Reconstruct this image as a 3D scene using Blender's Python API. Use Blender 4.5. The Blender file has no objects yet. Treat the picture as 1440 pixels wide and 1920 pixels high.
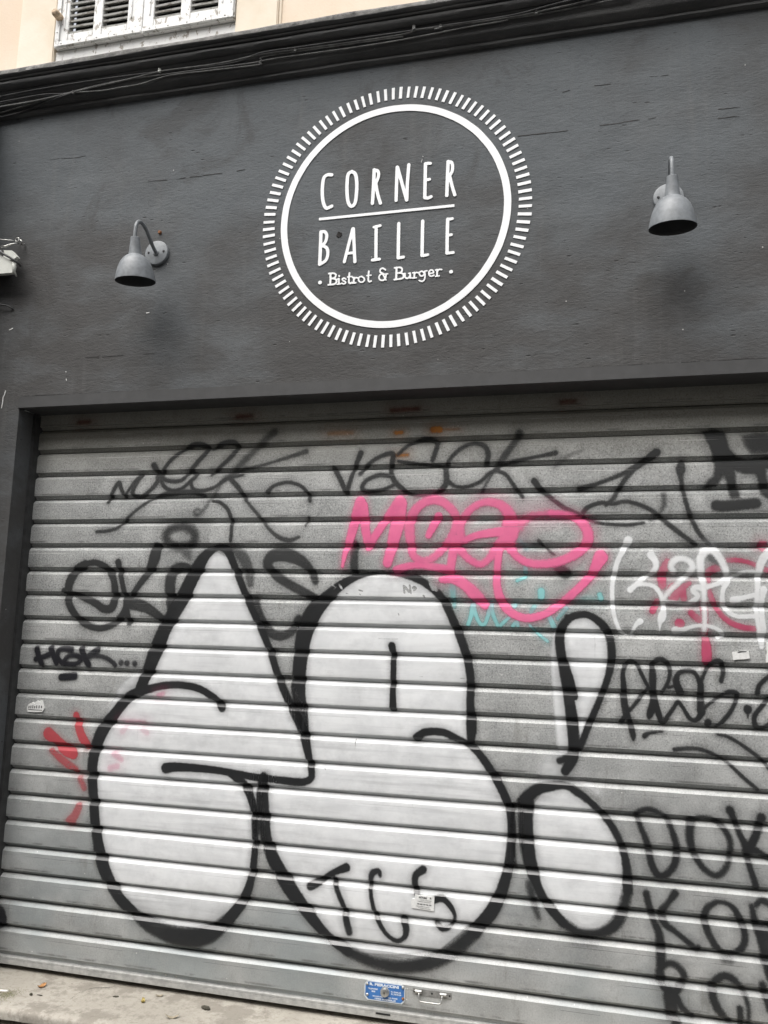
import bpy, bmesh, math, random
import numpy as np
from mathutils import Vector, Matrix, noise as mnoise

random.seed(7); rng = np.random.default_rng(7)
S = bpy.context.scene
COL = S.collection

# ------------------------------------------------------------------ camera (solved from the photo's straight lines)
F_PX, YAW, PITCH, ROLL = 1577.52, -0.25607, 0.14599, 0.02751      # focal length in pixels of a 1440 wide frame
CAM = Vector((0.0, -2.9, 1.5))
def cam_axes():
    cy, sy, cp, sp, cr, sr = math.cos(YAW), math.sin(YAW), math.cos(PITCH), math.sin(PITCH), math.cos(ROLL), math.sin(ROLL)
    F = Vector((sy*cp, cy*cp, sp)); R = Vector((cy, -sy, 0)); U = R.cross(F)
    return cr*R+sr*U, -sr*R+cr*U, F
AR, AU, AF = cam_axes()
cd = bpy.data.cameras.new('camera'); cam = bpy.data.objects.new('camera', cd); COL.objects.link(cam)
M = Matrix.Identity(4)
for i in range(3):
    M[i][0] = AR[i]; M[i][1] = AU[i]; M[i][2] = -AF[i]; M[i][3] = CAM[i]
cam.matrix_world = M
cd.sensor_fit = 'HORIZONTAL'; cd.sensor_width = 36; cd.lens = 36*F_PX/1440
cd.clip_start = 0.05; cd.clip_end = 500
S.camera = cam
S.render.resolution_x = 768; S.render.resolution_y = 1024

# ------------------------------------------------------------------ overcast daylight
EXPOSURE = 1.28
SUN_EL, SUN_AZ = math.radians(58), math.radians(205)             # azimuth clockwise from +Y
w = bpy.data.worlds.new('World'); S.world = w; w.use_nodes = True
nt = w.node_tree; nt.nodes.clear()
sky = nt.nodes.new('ShaderNodeTexSky'); sky.sky_type = 'NISHITA'; sky.sun_disc = False
sky.sun_elevation = SUN_EL; sky.sun_rotation = SUN_AZ; sky.air_density = 1.0; sky.dust_density = 4.0
hsv = nt.nodes.new('ShaderNodeHueSaturation'); hsv.inputs['Saturation'].default_value = 0.22
bg = nt.nodes.new('ShaderNodeBackground'); bg.inputs[1].default_value = 0.12
out = nt.nodes.new('ShaderNodeOutputWorld')
nt.links.new(sky.outputs[0], hsv.inputs['Color']); nt.links.new(hsv.outputs[0], bg.inputs[0]); nt.links.new(bg.outputs[0], out.inputs[0])
sd = bpy.data.lights.new('sun', 'SUN'); sd.energy = 1.1; sd.angle = math.radians(60); sd.color = (1.0, 0.97, 0.93)
sun = bpy.data.objects.new('sun', sd); COL.objects.link(sun)
sv = Vector((math.sin(SUN_AZ)*math.cos(SUN_EL), math.cos(SUN_AZ)*math.cos(SUN_EL), math.sin(SUN_EL)))
sun.rotation_euler = sv.to_track_quat('Z', 'Y').to_euler(); sun.location = sv*30
S.view_settings.view_transform = 'Standard'; S.view_settings.look = 'None'
S.view_settings.exposure = EXPOSURE; S.view_settings.gamma = 1.0; S.view_settings.use_curve_mapping = False

# ------------------------------------------------------------------ photo pixel -> point of a real surface (fitted camera)
def ray(u, v):
    return AF + AR*((u-720)/F_PX) - AU*((v-960)/F_PX)
def on_y(u, v, Y):
    d = ray(u, v); t = (Y-CAM.y)/d.y; return CAM + d*t
def on_x(u, v, X):
    d = ray(u, v); t = (X-CAM.x)/d.x; return CAM + d*t
def on_z(u, v, Z):
    d = ray(u, v); t = (Z-CAM.z)/d.z; return CAM + d*t

# ------------------------------------------------------------------ helpers
def tag(o, label=None, cat=None, group=None, kind=None):
    if label: o['label'] = label
    if cat: o['category'] = cat
    if group: o['group'] = group
    if kind: o['kind'] = kind
    return o
def empty(name, loc, label, cat, group=None):
    o = bpy.data.objects.new(name, None); o.location = loc; o.empty_display_size = .05
    COL.objects.link(o); return tag(o, label, cat, group)
def obj(name, verts, faces, mat, parent=None, label=None, smooth=False):
    me = bpy.data.meshes.new(name)
    off = world_loc(parent) if parent else Vector((0, 0, 0))
    me.from_pydata([tuple(Vector(v)-off) for v in verts], [], [tuple(f) for f in faces])
    me.materials.append(mat)
    if smooth: me.polygons.foreach_set('use_smooth', [True]*len(me.polygons))
    me.update()
    o = bpy.data.objects.new(name, me); COL.objects.link(o)
    if parent: o.parent = parent
    if label: o['label'] = label
    return o
def world_loc(o):
    p = Vector((0, 0, 0))
    while o: p += o.location; o = o.parent
    return p
class MB:
    def __init__(s): s.v = []; s.f = []
    def add(s, v, f):
        n = len(s.v); s.v += [Vector(q) for q in v]; s.f += [tuple(i+n for i in q) for q in f]; return s
    def box(s, x0, x1, y0, y1, z0, z1, bev=0.0):
        if bev <= 0:
            v = [(x, y, z) for x in (x0, x1) for y in (y0, y1) for z in (z0, z1)]
            return s.add(v, [(0, 1, 3, 2), (4, 6, 7, 5), (0, 4, 5, 1), (2, 3, 7, 6), (0, 2, 6, 4), (1, 5, 7, 3)])
        bm = bmesh.new(); bmesh.ops.create_cube(bm, size=1)
        for q in bm.verts: q.co = Vector(((x0+x1)/2+q.co.x*(x1-x0), (y0+y1)/2+q.co.y*(y1-y0), (z0+z1)/2+q.co.z*(z1-z0)))
        bmesh.ops.bevel(bm, geom=bm.edges[:], offset=bev, segments=2, affect='EDGES')
        return s.bm(bm)
    def bm(s, bm):
        bm.verts.index_update()
        s.add([q.co.copy() for q in bm.verts], [[q.index for q in f.verts] for f in bm.faces]); bm.free(); return s
    def tube(s, pts, rad, n=10, cap=True):
        pts = [Vector(p) for p in pts]; N = len(pts); R = rad if hasattr(rad, '__len__') else [rad]*N
        t0 = (pts[1]-pts[0]).normalized(); up = Vector((0, 0, 1)) if abs(t0.z) < .9 else Vector((1, 0, 0))
        a = t0.cross(up).normalized(); v = []
        for i, p in enumerate(pts):
            t = (pts[min(i+1, N-1)]-pts[max(i-1, 0)]).normalized()
            a = (a-t*a.dot(t)).normalized(); b = t.cross(a)
            for k in range(n):
                th = 2*math.pi*k/n; v.append(p+(a*math.cos(th)+b*math.sin(th))*R[i])
        f = [(i*n+k, i*n+(k+1) % n, (i+1)*n+(k+1) % n, (i+1)*n+k) for i in range(N-1) for k in range(n)]
        if cap: f += [tuple(range(n))[::-1], tuple(range((N-1)*n, N*n))]
        return s.add(v, f)
    def lathe(s, prof, c, axis='z', n=48):
        v = []
        for (r, h) in prof:
            for k in range(n):
                th = 2*math.pi*k/n; a, b = r*math.cos(th), r*math.sin(th)
                v.append({'z': (c[0]+a, c[1]+b, c[2]+h), 'y': (c[0]+a, c[1]-h, c[2]+b)}[axis])
        f = [(i*n+k, i*n+(k+1) % n, (i+1)*n+(k+1) % n, (i+1)*n+k) for i in range(len(prof)-1) for k in range(n)]
        return s.add(v, f)
    def build(s, name, mat, parent=None, label=None, smooth=False):
        return obj(name, s.v, s.f, mat, parent, label, smooth)
def fixn(o):
    bm = bmesh.new(); bm.from_mesh(o.data); bmesh.ops.recalc_face_normals(bm, faces=bm.faces); bm.to_mesh(o.data); bm.free(); return o
def smooth_angle(o, ang=35):
    o.data.polygons.foreach_set('use_smooth', [True]*len(o.data.polygons))
    bm = bmesh.new(); bm.from_mesh(o.data)
    for e in bm.edges:
        if len(e.link_faces) == 2 and e.calc_face_angle(0) > math.radians(ang): e.smooth = False
    bm.to_mesh(o.data); bm.free(); return o
def catmull(P, step=.25):
    P = [np.array(p, float) for p in P]
    if len(P) < 3:
        n = 6; return [P[0]+(P[-1]-P[0])*i/n for i in range(n+1)]
    Q = [2*P[0]-P[1]]+P+[2*P[-1]-P[-2]]; o = []
    for i in range(1, len(Q)-2):
        a, b, c, d = Q[i-1], Q[i], Q[i+1], Q[i+2]; n = max(3, int(1/step)+1)
        for k in range(n):
            t = k/n; o.append(.5*((2*b)+(c-a)*t+(2*a-5*b+4*c-d)*t*t+(3*b-a-3*c+d)*t**3))
    o.append(P[-1]); return o

# ------------------------------------------------------------------ materials
class NT:
    def __init__(s, name):
        s.m = bpy.data.materials.new(name); s.m.use_nodes = True; s.t = s.m.node_tree; s.t.nodes.clear()
        s.out = s.n('ShaderNodeOutputMaterial'); s.p = s.n('ShaderNodeBsdfPrincipled'); s.l(s.p.outputs[0], s.out.inputs[0])
        s.geo = s.n('ShaderNodeNewGeometry'); s.pos = s.geo.outputs['Position']
    def n(s, t, **k):
        x = s.t.nodes.new(t)
        for a, b in k.items(): setattr(x, a, b)
        return x
    def l(s, a, b): s.t.links.new(a, b)
    def put(s, v, sock):
        if hasattr(v, 'is_output') or isinstance(v, bpy.types.NodeSocket): s.l(v, sock)
        elif v is not None:
            sock.default_value = (*v, 1) if (hasattr(v, '__len__') and len(v) == 3 and sock.type == 'RGBA') else v
    def scale(s, sc, src=None, loc=(0, 0, 0)):
        x = s.n('ShaderNodeMapping'); x.inputs['Scale'].default_value = sc; x.inputs['Location'].default_value = loc
        s.l(src or s.pos, x.inputs['Vector']); return x.outputs[0]
    def noise(s, sc, det=4, rough=.55, vec=None, dist=0):
        x = s.n('ShaderNodeTexNoise'); x.inputs['Scale'].default_value = sc; x.inputs['Detail'].default_value = det
        x.inputs['Roughness'].default_value = rough; x.inputs['Distortion'].default_value = dist
        s.l(vec or s.pos, x.inputs['Vector']); return x.outputs[0]
    def voro(s, sc, vec=None, feat='F1'):
        x = s.n('ShaderNodeTexVoronoi'); x.feature = feat; x.inputs['Scale'].default_value = sc
        s.l(vec or s.pos, x.inputs['Vector']); return x
    def ramp(s, v, a, b, c0=0., c1=1., smooth=True):
        x = s.n('ShaderNodeMapRange'); x.interpolation_type = 'SMOOTHSTEP' if smooth else 'LINEAR'
        s.put(v, x.inputs[0]); x.inputs[1].default_value = a; x.inputs[2].default_value = b
        x.inputs[3].default_value = c0; x.inputs[4].default_value = c1; return x.outputs[0]
    def math(s, op, a, b=None, c=None):
        x = s.n('ShaderNodeMath', operation=op); s.put(a, x.inputs[0])
        if b is not None: s.put(b, x.inputs[1])
        if c is not None: s.put(c, x.inputs[2])
        return x.outputs[0]
    def mix(s, f, a, b, mode='MIX'):
        x = s.n('ShaderNodeMix', data_type='RGBA', blend_type=mode)
        s.put(f, x.inputs[0]); s.put(a, x.inputs[6]); s.put(b, x.inputs[7]); return x.outputs[2]
    def xyz(s):
        x = s.n('ShaderNodeSeparateXYZ'); s.l(s.pos, x.inputs[0]); return x.outputs
    def comb(s, x, y, z):
        c = s.n('ShaderNodeCombineXYZ'); s.put(x, c.inputs[0]); s.put(y, c.inputs[1]); s.put(z, c.inputs[2]); return c.outputs[0]
    def bump(s, h, strength=.5, dist=.002, prev=None):
        x = s.n('ShaderNodeBump'); x.inputs['Strength'].default_value = strength; x.inputs['Distance'].default_value = dist
        s.l(h, x.inputs['Height'])
        if prev: s.l(prev, x.inputs['Normal'])
        return x.outputs[0]
    def fin(s, col, rough=.7, metal=0., nrm=None, spec=.5):
        s.put(col, s.p.inputs['Base Color']); s.put(rough, s.p.inputs['Roughness']); s.put(metal, s.p.inputs['Metallic'])
        s.p.inputs['Specular IOR Level'].default_value = spec
        if nrm: s.l(nrm, s.p.inputs['Normal'])
        return s.m

GAP0 = 0.8299+1.5; PITCH_S = 0.1; YS = 0.145       # first slat joint, slat pitch, plane of the curtain

def mat_wall():
    t = NT('charcoal_painted_render'); x, y, z = t.xyz()
    big = t.noise(1.1, 4, .6); mid = t.noise(5, 5, .6, t.scale((.5, 1, 1.2)))
    c = t.mix(t.ramp(t.math('ADD', big, t.ramp(z, 2.5, 3.6, -.06, .12, False)), .40, .66), (.062, .060, .058), (.100, .111, .119))  # paler blue-grey towards the top: brighter upper light put into the colour
    c = t.mix(t.ramp(mid, .45, .72, 0, .6), c, (.130, .142, .150))
    stn = t.noise(2.6, 6, .7, t.scale((1, 1, .8), loc=(9, 0, 3)), .8)
    c = t.mix(t.ramp(stn, .54, .66, 0, .5), c, (.050, .048, .046))
    fine = t.noise(260, 4, .6, t.scale((1, 1, 1.6)))
    c = t.mix(t.ramp(fine, .3, .75, 0, .4), c, (.060, .060, .060))
    # trowel pits: short dark dashes pressed into the render
    pv = t.voro(26, t.scale((.55, 1, 1.5)))
    keep = t.ramp(t.noise(9, 3, .5), .50, .66)
    pit = t.math('MULTIPLY', t.ramp(pv.outputs['Distance'], .07, .16, 1, 0), keep)
    pv2 = t.voro(70, t.scale((.4, 1, 1.4), loc=(3, 1, 5)))
    pit2 = t.math('MULTIPLY', t.ramp(pv2.outputs['Distance'], .06, .2, 1, 0), t.ramp(t.noise(14, 3, .5, t.scale((1, 1, 1), loc=(4, 4, 4))), .5, .62))
    pits = t.math('MAXIMUM', pit, t.math('MULTIPLY', pit2, .7))
    c = t.mix(t.math('MULTIPLY', pits, .75), c, (.028, .027, .026))
    # tiny chips of pale render showing
    sv = t.voro(9, t.scale((1, 1, 1), loc=(7, 2, 1)))
    chip = t.ramp(sv.outputs['Distance'], .012, .03, 1, 0)
    c = t.mix(t.math('MULTIPLY', chip, .9), c, (.45, .44, .42))
    # rain streak and dust drifts
    st = t.noise(3, 4, .6, t.scale((6, 1, .35)))
    c = t.mix(t.ramp(st, .55, .8, 0, .25), c, (.15, .15, .145))
    drag = t.noise(75, 6, .68, t.scale((.5, 1, 1.25)), .35)
    c = t.mix(t.ramp(drag, .36, .46, .2, 0), c, (.045, .045, .045)); c = t.mix(t.ramp(drag, .60, .72, 0, .14), c, (.15, .153, .155))
    h = t.math('ADD', t.math('MULTIPLY', drag, 1.3), t.math('MULTIPLY', fine, .35))
    h = t.math('SUBTRACT', h, t.math('MULTIPLY', pits, 1.2))
    n1 = t.bump(h, .5, .0042); n2 = t.bump(t.noise(4, 3), .35, .03, n1)
    return t.fin(c, t.ramp(fine, .2, .8, .62, .85), 0, n2, .35)

def mat_cornice():
    t = NT('black_painted_moulding')
    c = t.mix(t.ramp(t.noise(7, 5, .6, t.scale((.4, 1, 2))), .35, .75), (.062, .062, .062), (.120, .120, .117))
    fine = t.noise(180, 4, .6)
    c = t.mix(t.ramp(fine, .62, .8, 0, .5), c, (.21, .21, .20))
    sv = t.voro(22); c = t.mix(t.ramp(sv.outputs['Distance'], .015, .03, .8, 0), c, (.35, .34, .32))
    n = t.bump(t.math('ADD', fine, t.noise(40, 4, .6, t.scale((.5, 1, 1)))), .6, .004)
    return t.fin(c, .6, 0, n, .4)
def mat_rim():
    t = NT('weathered_cement_rim')
    c = t.mix(t.ramp(t.noise(30, 5, .65), .35, .7), (.15, .148, .14), (.27, .262, .25))
    c = t.mix(t.ramp(t.noise(14, 5, .65), .56, .66, 0, .8), c, (.07, .07, .07))
    return t.fin(c, .9, 0, t.bump(t.noise(90, 5, .7), .8, .006), .2)
def mat_cream():
    t = NT('cream_limewash_render')
    c = t.mix(t.ramp(t.noise(2, 4, .6), .35, .7), (.78, .64, .50), (.84, .73, .60))
    c = t.mix(t.ramp(t.noise(70, 5, .65), .55, .8, 0, .35), c, (.55, .42, .30))
    return t.fin(c, .9, 0, t.bump(t.noise(120, 5, .65), .35, .003), .2)
def mat_stone():
    t = NT('pale_window_surround')
    c = t.mix(t.ramp(t.noise(3, 4, .6), .35, .7), (.76, .66, .52), (.86, .78, .66))
    c = t.mix(t.ramp(t.noise(12, 5, .7, t.scale((3, 1, .5))), .6, .8, 0, .4), c, (.5, .4, .3))
    return t.fin(c, .85, 0, t.bump(t.noise(90, 4, .6), .25, .003), .2)
def mat_whitewood():
    t = NT('peeling_white_paint')
    peel = t.ramp(t.noise(38, 6, .7, t.scale((1, 1, .55)), .5), .56, .62)
    wood = t.mix(t.noise(60, 4, .6, t.scale((1, 1, .1))), (.20, .17, .13), (.40, .36, .30))
    c = t.mix(t.ramp(t.noise(5, 3), .3, .7), (.74, .74, .72), (.84, .84, .82))
    c = t.mix(t.ramp(t.noise(25, 4, .7), .5, .75, 0, .4), c, (.45, .44, .41))
    c = t.mix(t.math('MULTIPLY', peel, .85), c, wood)
    return t.fin(c, .6, 0, t.bump(t.math('SUBTRACT', t.noise(200, 3), peel), .4, .002), .4)
def mat_louvre():
    t = NT('grey_white_louvre_paint')
    peel = t.ramp(t.noise(45, 6, .7, t.scale((.4, 1, 1)), .4), .50, .58)
    c = t.mix(t.noise(6, 3), (.40, .40, .375), (.56, .56, .53))
    c = t.mix(t.math('MULTIPLY', peel, .8), c, (.19, .17, .14))
    return t.fin(c, .65, 0, t.bump(t.noise(120, 4), .3, .002), .3)
def mat_flat(name, col, rough=.5, metal=0., var=.15, sc=60, bump=.15):
    t = NT(name); d = tuple(max(0, q*(1-var)) for q in col); u = tuple(min(1, q*(1+var)) for q in col)
    c = t.mix(t.ramp(t.noise(sc, 4, .6), .3, .7), d, u)
    return t.fin(c, rough, metal, t.bump(t.noise(sc*4, 4), bump, .001) if bump else None, .5)
def slat_coords(t):
    x, y, z = t.xyz()
    q = t.math('DIVIDE', t.math('SUBTRACT', GAP0+1.0, z), PITCH_S)
    k = t.math('FLOOR', q); dz = t.math('MULTIPLY', t.math('FRACT', q), PITCH_S)
    return x, y, z, k, dz
def crease(t, x, k, dz, pos=.0285, half=.0009, seed=0., lo=.5, hi=.6, sc=3.0):
    v = t.comb(t.math('MULTIPLY', x, sc), t.math('MULTIPLY_ADD', k, 7.31, seed), t.math('MULTIPLY', dz, 200))
    n = t.noise(1.0, 5, .7, v)
    a = t.ramp(t.math('ABSOLUTE', t.math('SUBTRACT', dz, pos)), half*.5, half, 1, 0)
    return t.math('MULTIPLY', a, t.ramp(n, lo, hi))
def mat_galv():
    t = NT('galvanised_steel'); x, y, z, k, dz = slat_coords(t)
    wn = t.n('ShaderNodeTexWhiteNoise', noise_dimensions='1D'); t.l(k, wn.inputs['W'])
    blot = t.noise(5, 5, .65, t.comb(x, 0, t.math('ADD', z, t.math('MULTIPLY', k, 3.7))))
    c = t.mix(t.ramp(blot, .3, .72), (.345, .352, .345), (.50, .505, .492))
    c = t.mix(t.math('MULTIPLY', wn.outputs[0], .35), c, (.30, .315, .312))
    sp = t.noise(190, 3, .75)
    c = t.mix(t.math('MULTIPLY', t.ramp(sp, .34, .48, .8, 0), t.ramp(z, .7, 1.6, .35, 1)), c, (.15, .148, .145))
    c = t.mix(t.math('MULTIPLY', t.ramp(sp, .53, .66, 0, .85), t.ramp(z, .7, 1.6, .35, 1)), c, (.60, .60, .585))
    # darker and yellowish towards the top slats, bluish patches low down
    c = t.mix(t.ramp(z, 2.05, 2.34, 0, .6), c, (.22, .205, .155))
    c = t.mix(t.math('MULTIPLY', t.ramp(z, .95, .45), t.ramp(t.noise(2.5, 3), .4, .65, 0, .6)), c, (.27, .305, .312))
    smear = t.noise(7, 5, .7, t.comb(t.math('MULTIPLY', x, .35), t.math('MULTIPLY', k, 5.1), t.math('MULTIPLY', z, 5)))
    c = t.mix(t.ramp(smear, .55, .78, 0, .45), c, (.215, .22, .215))
    run = t.noise(5, 6, .72, t.comb(t.math('MULTIPLY', x, 4.5), t.math('MULTIPLY', k, 1.7), t.math('MULTIPLY', z, .9)))
    c = t.mix(t.ramp(run, .56, .70, 0, .38), c, (.20, .195, .17))
    scr = t.noise(1, 4, .7, t.comb(t.math('MULTIPLY', x, 2.2), t.math('MULTIPLY', k, 3.3), t.math('MULTIPLY', dz, 900)))
    c = t.mix(t.math('MULTIPLY', t.ramp(scr, .66, .74), t.ramp(z, 1.3, 1.9, .25, .6)), c, (.62, .62, .60))
    c = t.mix(t.math('MULTIPLY', crease(t, x, k, dz), t.ramp(z, 1.2, 1.8, .1, .9)), c, (.80, .80, .78))
    c = t.mix(crease(t, x, k, dz, .031, .0007, 4., .5, .56, 5), c, (.12, .12, .115))
    # grime gathered in the joint and white paint flecks
    dust = t.voro(16, t.comb(x, 0, z)); c = t.mix(t.ramp(dust.outputs['Distance'], .018, .05, .9, 0), c, (.75, .75, .73))
    rub = t.ramp(t.math('ABSOLUTE', t.math('SUBTRACT', dz, .080)), .001, .006, .7, 0)
    c = t.mix(t.math('MULTIPLY', rub, t.ramp(t.noise(8, 5, .7), .45, .62)), c, (.13, .13, .125))
    n = t.bump(t.noise(5, 3, .5, t.comb(x, t.math('MULTIPLY', k, 3), z)), .5, .02, t.bump(sp, .12, .003))
    return t.fin(c, t.ramp(blot, .3, .7, .42, .6), .25, n, .5)
def mat_spray(name, col, dark=None, rough=.45, worn=.3, smudge=False, seed=0.):
    t = NT(name); x, y, z, k, dz = slat_coords(t)
    at = t.n('ShaderNodeAttribute', attribute_name='paint'); se = t.n('ShaderNodeSeparateColor'); t.l(at.outputs['Color'], se.inputs[0])
    u, op = se.outputs[0], se.outputs[1]
    g = t.noise(420, 3, .7); g2 = t.noise(130, 4, .6)
    uu = t.math('ADD', u, t.math('MULTIPLY', t.math('SUBTRACT', g, .5), .9))
    uu = t.math('ADD', uu, t.math('MULTIPLY', t.math('SUBTRACT', g2, .5), .5))
    halo = t.math('MULTIPLY', t.ramp(t.math('ADD', uu, t.math('MULTIPLY', t.math('SUBTRACT', g, .5), 3.0)), -2.4, .2), .20)
    a = t.math('MULTIPLY', t.math('MAXIMUM', t.ramp(uu, -.5, .5), halo), op)
    a = t.math('MULTIPLY', a, t.ramp(t.noise(7, 5, .7, t.scale((1, 1, 1.5), loc=(seed, 2, 0))), .30, .55, .86, 1))
    cr = crease(t, x, k, dz, .0285, .0010, 0., .52, .60)
    a = t.math('MULTIPLY', a, t.math('SUBTRACT', 1.0, t.math('MULTIPLY', cr, worn*2.4 if worn < .4 else .9)))
    scr = t.noise(1, 4, .7, t.comb(t.math('MULTIPLY', x, 2.6), t.math('MULTIPLY_ADD', k, 3.3, seed), t.math('MULTIPLY', dz, 700)))
    a = t.math('MULTIPLY', a, t.ramp(scr, .68, .80, 1, 1-worn))
    chips = t.ramp(t.noise(48, 6, .75, t.scale((1, 1, 1), loc=(seed, 0, 0))), .70, .74, 1, .15)
    a = t.math('MULTIPLY', a, chips)
    c = t.mix(t.ramp(t.noise(12, 4, .6), .35, .7), col, dark or tuple(q*.85 for q in col))
    if smudge:
        sm = t.noise(1.0, 5, .62, t.comb(t.math('MULTIPLY', x, 1.5), t.math('MULTIPLY', k, 2.1), t.math('MULTIPLY', z, 30)))
        c = t.mix(t.ramp(sm, .50, .76, 0, .55), c, (.42, .425, .43))
        wn = t.n('ShaderNodeTexWhiteNoise', noise_dimensions='1D'); t.l(k, wn.inputs['W'])
        c = t.mix(t.math('MULTIPLY', wn.outputs[0], .16), c, (.52, .525, .525))
        dr = t.noise(9, 5, .7, t.scale((1.6, 1, .25))); c = t.mix(t.ramp(dr, .66, .74, 0, .3), c, (.25, .25, .25))
        a2 = t.math('MULTIPLY', t.ramp(t.noise(9, 4, .6, t.scale((.3, 1, 1.6))), .34, .55, .90, 1), t.ramp(z, .32, .62, .66, 1)); a = t.math('MULTIPLY', a, a2)
    t.fin(c, rough, 0, t.bump(g, .05, .001), .85 if rough < .4 else .40)
    tr = t.n('ShaderNodeBsdfTransparent'); mx = t.n('ShaderNodeMixShader')
    t.l(a, mx.inputs[0]); t.l(tr.outputs[0], mx.inputs[1]); t.l(t.p.outputs[0], mx.inputs[2]); t.l(mx.outputs[0], t.out.inputs[0])
    return t.m
def mat_slab():
    t = NT('worn_limestone')
    c = t.mix(t.ramp(t.noise(3, 5, .6), .3, .7), (.33, .305, .26), (.47, .44, .385))
    c = t.mix(t.ramp(t.noise(45, 6, .75), .48, .68, 0, .6), c, (.22, .195, .16))
    c = t.mix(t.math('MULTIPLY', t.ramp(t.noise(6, 6, .7), .47, .6, 0, .7), 1.0), c, (.20, .18, .15))
    st = t.noise(11, 5, .7, t.scale((.6, 1.5, 1))); c = t.mix(t.ramp(st, .56, .74, 0, .6), c, (.30, .27, .225))
    c = t.mix(t.ramp(t.noise(170, 4, .7), .6, .72, 0, .6), c, (.16, .14, .11))
    return t.fin(c, .8, 0, t.bump(t.noise(80, 5, .65), .45, .004), .25)
def mat_riser():
    t = NT('rough_brown_mortar')
    c = t.mix(t.ramp(t.noise(40, 6, .75), .35, .65), (.075, .055, .042), (.25, .21, .165))
    return t.fin(c, .95, 0, t.bump(t.noise(60, 6, .75), 1, .012), .1)
def mat_ground():
    t = NT('grey_asphalt')
    c = t.mix(t.noise(120, 5, .7), (.045, .045, .046), (.095, .094, .092))
    return t.fin(c, .9, 0, t.bump(t.noise(200, 4), .5, .005), .2)

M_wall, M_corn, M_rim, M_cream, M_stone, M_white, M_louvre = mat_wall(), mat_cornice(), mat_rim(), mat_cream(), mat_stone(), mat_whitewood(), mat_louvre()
M_galv = mat_galv(); M_slab = mat_slab(); M_riser = mat_riser(); M_ground = mat_ground()
M_frame = mat_flat('dark_grey_metal_paint', (.047, .047, .047), .6, 0, .12, 20, .12)
M_rail = mat_flat('black_rail_paint', (.038, .038, .038), .6, 0, .3, 30, .2)
M_dark = mat_flat('dark_interior', (.012, .012, .012), .9, 0, .1, 30, 0)
M_logo = mat_flat('white_sign_paint', (.86, .87, .87), .5, 0, .03, 40, .05)
M_lamp = mat_flat('grey_enamel', (.190, .203, .213), .45, 0, .16, 45, .06)
M_lampin = mat_flat('dark_shade_inside', (.030, .031, .031), .7, 0, .1, 30, 0)
M_steel = mat_flat('dull_steel', (.46, .46, .44), .35, .8, .2, 60, .2)
M_plateblue = mat_flat('blue_enamel_plate', (.045, .16, .42), .35, 0, .12, 40, .05)
M_print = mat_flat('pale_print', (.72, .76, .80), .5, 0, .02, 40, 0)
M_paper = mat_flat('sticker_paper', (.72, .72, .70), .6, 0, .08, 150, .1)
M_ink = mat_flat('black_ink', (.03, .03, .032), .6, 0, .1, 60, 0)
M_cable = mat_flat('black_cable_sheath', (.05, .05, .05), .5, 0, .4, 25, .3)
M_cableg = mat_flat('dusty_grey_cable', (.125, .125, .12), .6, 0, .4, 25, .3)
M_plastic = mat_flat('yellowed_white_plastic', (.62, .63, .58), .5, 0, .1, 25, .1)
M_rust = mat_flat('rusty_iron', (.25, .11, .05), .85, .1, .5, 90, .5)
M_leaf = mat_flat('dry_leaf', (.32, .16, .06), .8, 0, .4, 90, .3)
M_leafy = mat_flat('yellow_leaf', (.38, .30, .10), .8, 0, .4, 90, .3)
M_leafd = mat_flat('dark_withered_leaf', (.055, .05, .035), .85, 0, .5, 120, .4)
M_leafp = mat_flat('pale_withered_leaf', (.30, .26, .19), .85, 0, .3, 120, .4)
M_stub = mat_flat('cigarette_paper', (.75, .72, .68), .8, 0, .1, 90, .1)
M_filter = mat_flat('cigarette_filter', (.52, .30, .12), .8, 0, .2, 90, .1)

# ================================================================== THE BUILDING
RZ = 1.5
OX0, OX1, OZ0, OZ1 = -2.335, 1.25, 0.19, 0.891+RZ            # shop opening
WZ = 2.218+RZ                                               # top of the charcoal wall
PX = -2.575                                                 # inner face of the pier at the left
bld = empty('shop_building', (-0.7, 0, 0), 'charcoal rendered shopfront with white round emblem below a cream upper storey', 'building')

def grid_wall(name, rects, mat, y=0.0, cell=.04, amp=.0012, back=.3):
    mb = MB()
    for (x0, x1, z0, z1) in rects:
        nx = max(1, int((x1-x0)/cell)); nz = max(1, int((z1-z0)/cell)); v = []
        for j in range(nz+1):
            for i in range(nx+1):
                X = x0+(x1-x0)*i/nx; Z = z0+(z1-z0)*j/nz
                e = 0 if (i in (0, nx) or j in (0, nz)) else 1
                v.append((X, y+(.0006+.0006*mnoise.noise(Vector((X*2.3, 1.7, Z*2.3)))+.0003*mnoise.noise(Vector((X*11, 4, Z*11))))*e, Z))
        f = [(j*(nx+1)+i, j*(nx+1)+i+1, (j+1)*(nx+1)+i+1, (j+1)*(nx+1)+i) for j in range(nz) for i in range(nx)]
        mb.add(v, f)
    # returns of the opening
    mb.add([(OX0, y, OZ0), (OX0, y+back, OZ0), (OX0, y+back, OZ1), (OX0, y, OZ1)], [(0, 1, 2, 3)])
    mb.add([(OX1, y, OZ0), (OX1, y+back, OZ0), (OX1, y+back, OZ1), (OX1, y, OZ1)], [(3, 2, 1, 0)])
    return mb.build(name, mat, bld, smooth=False)
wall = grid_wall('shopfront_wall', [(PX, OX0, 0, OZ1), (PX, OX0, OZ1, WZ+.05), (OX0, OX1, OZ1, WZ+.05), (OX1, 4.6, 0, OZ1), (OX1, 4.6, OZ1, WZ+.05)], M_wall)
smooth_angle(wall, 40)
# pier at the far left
mb = MB(); mb.box(-4.6, PX, -.22, .3, 0, WZ+.02, .006); fixn(mb.build('pier', M_wall, bld))

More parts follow.
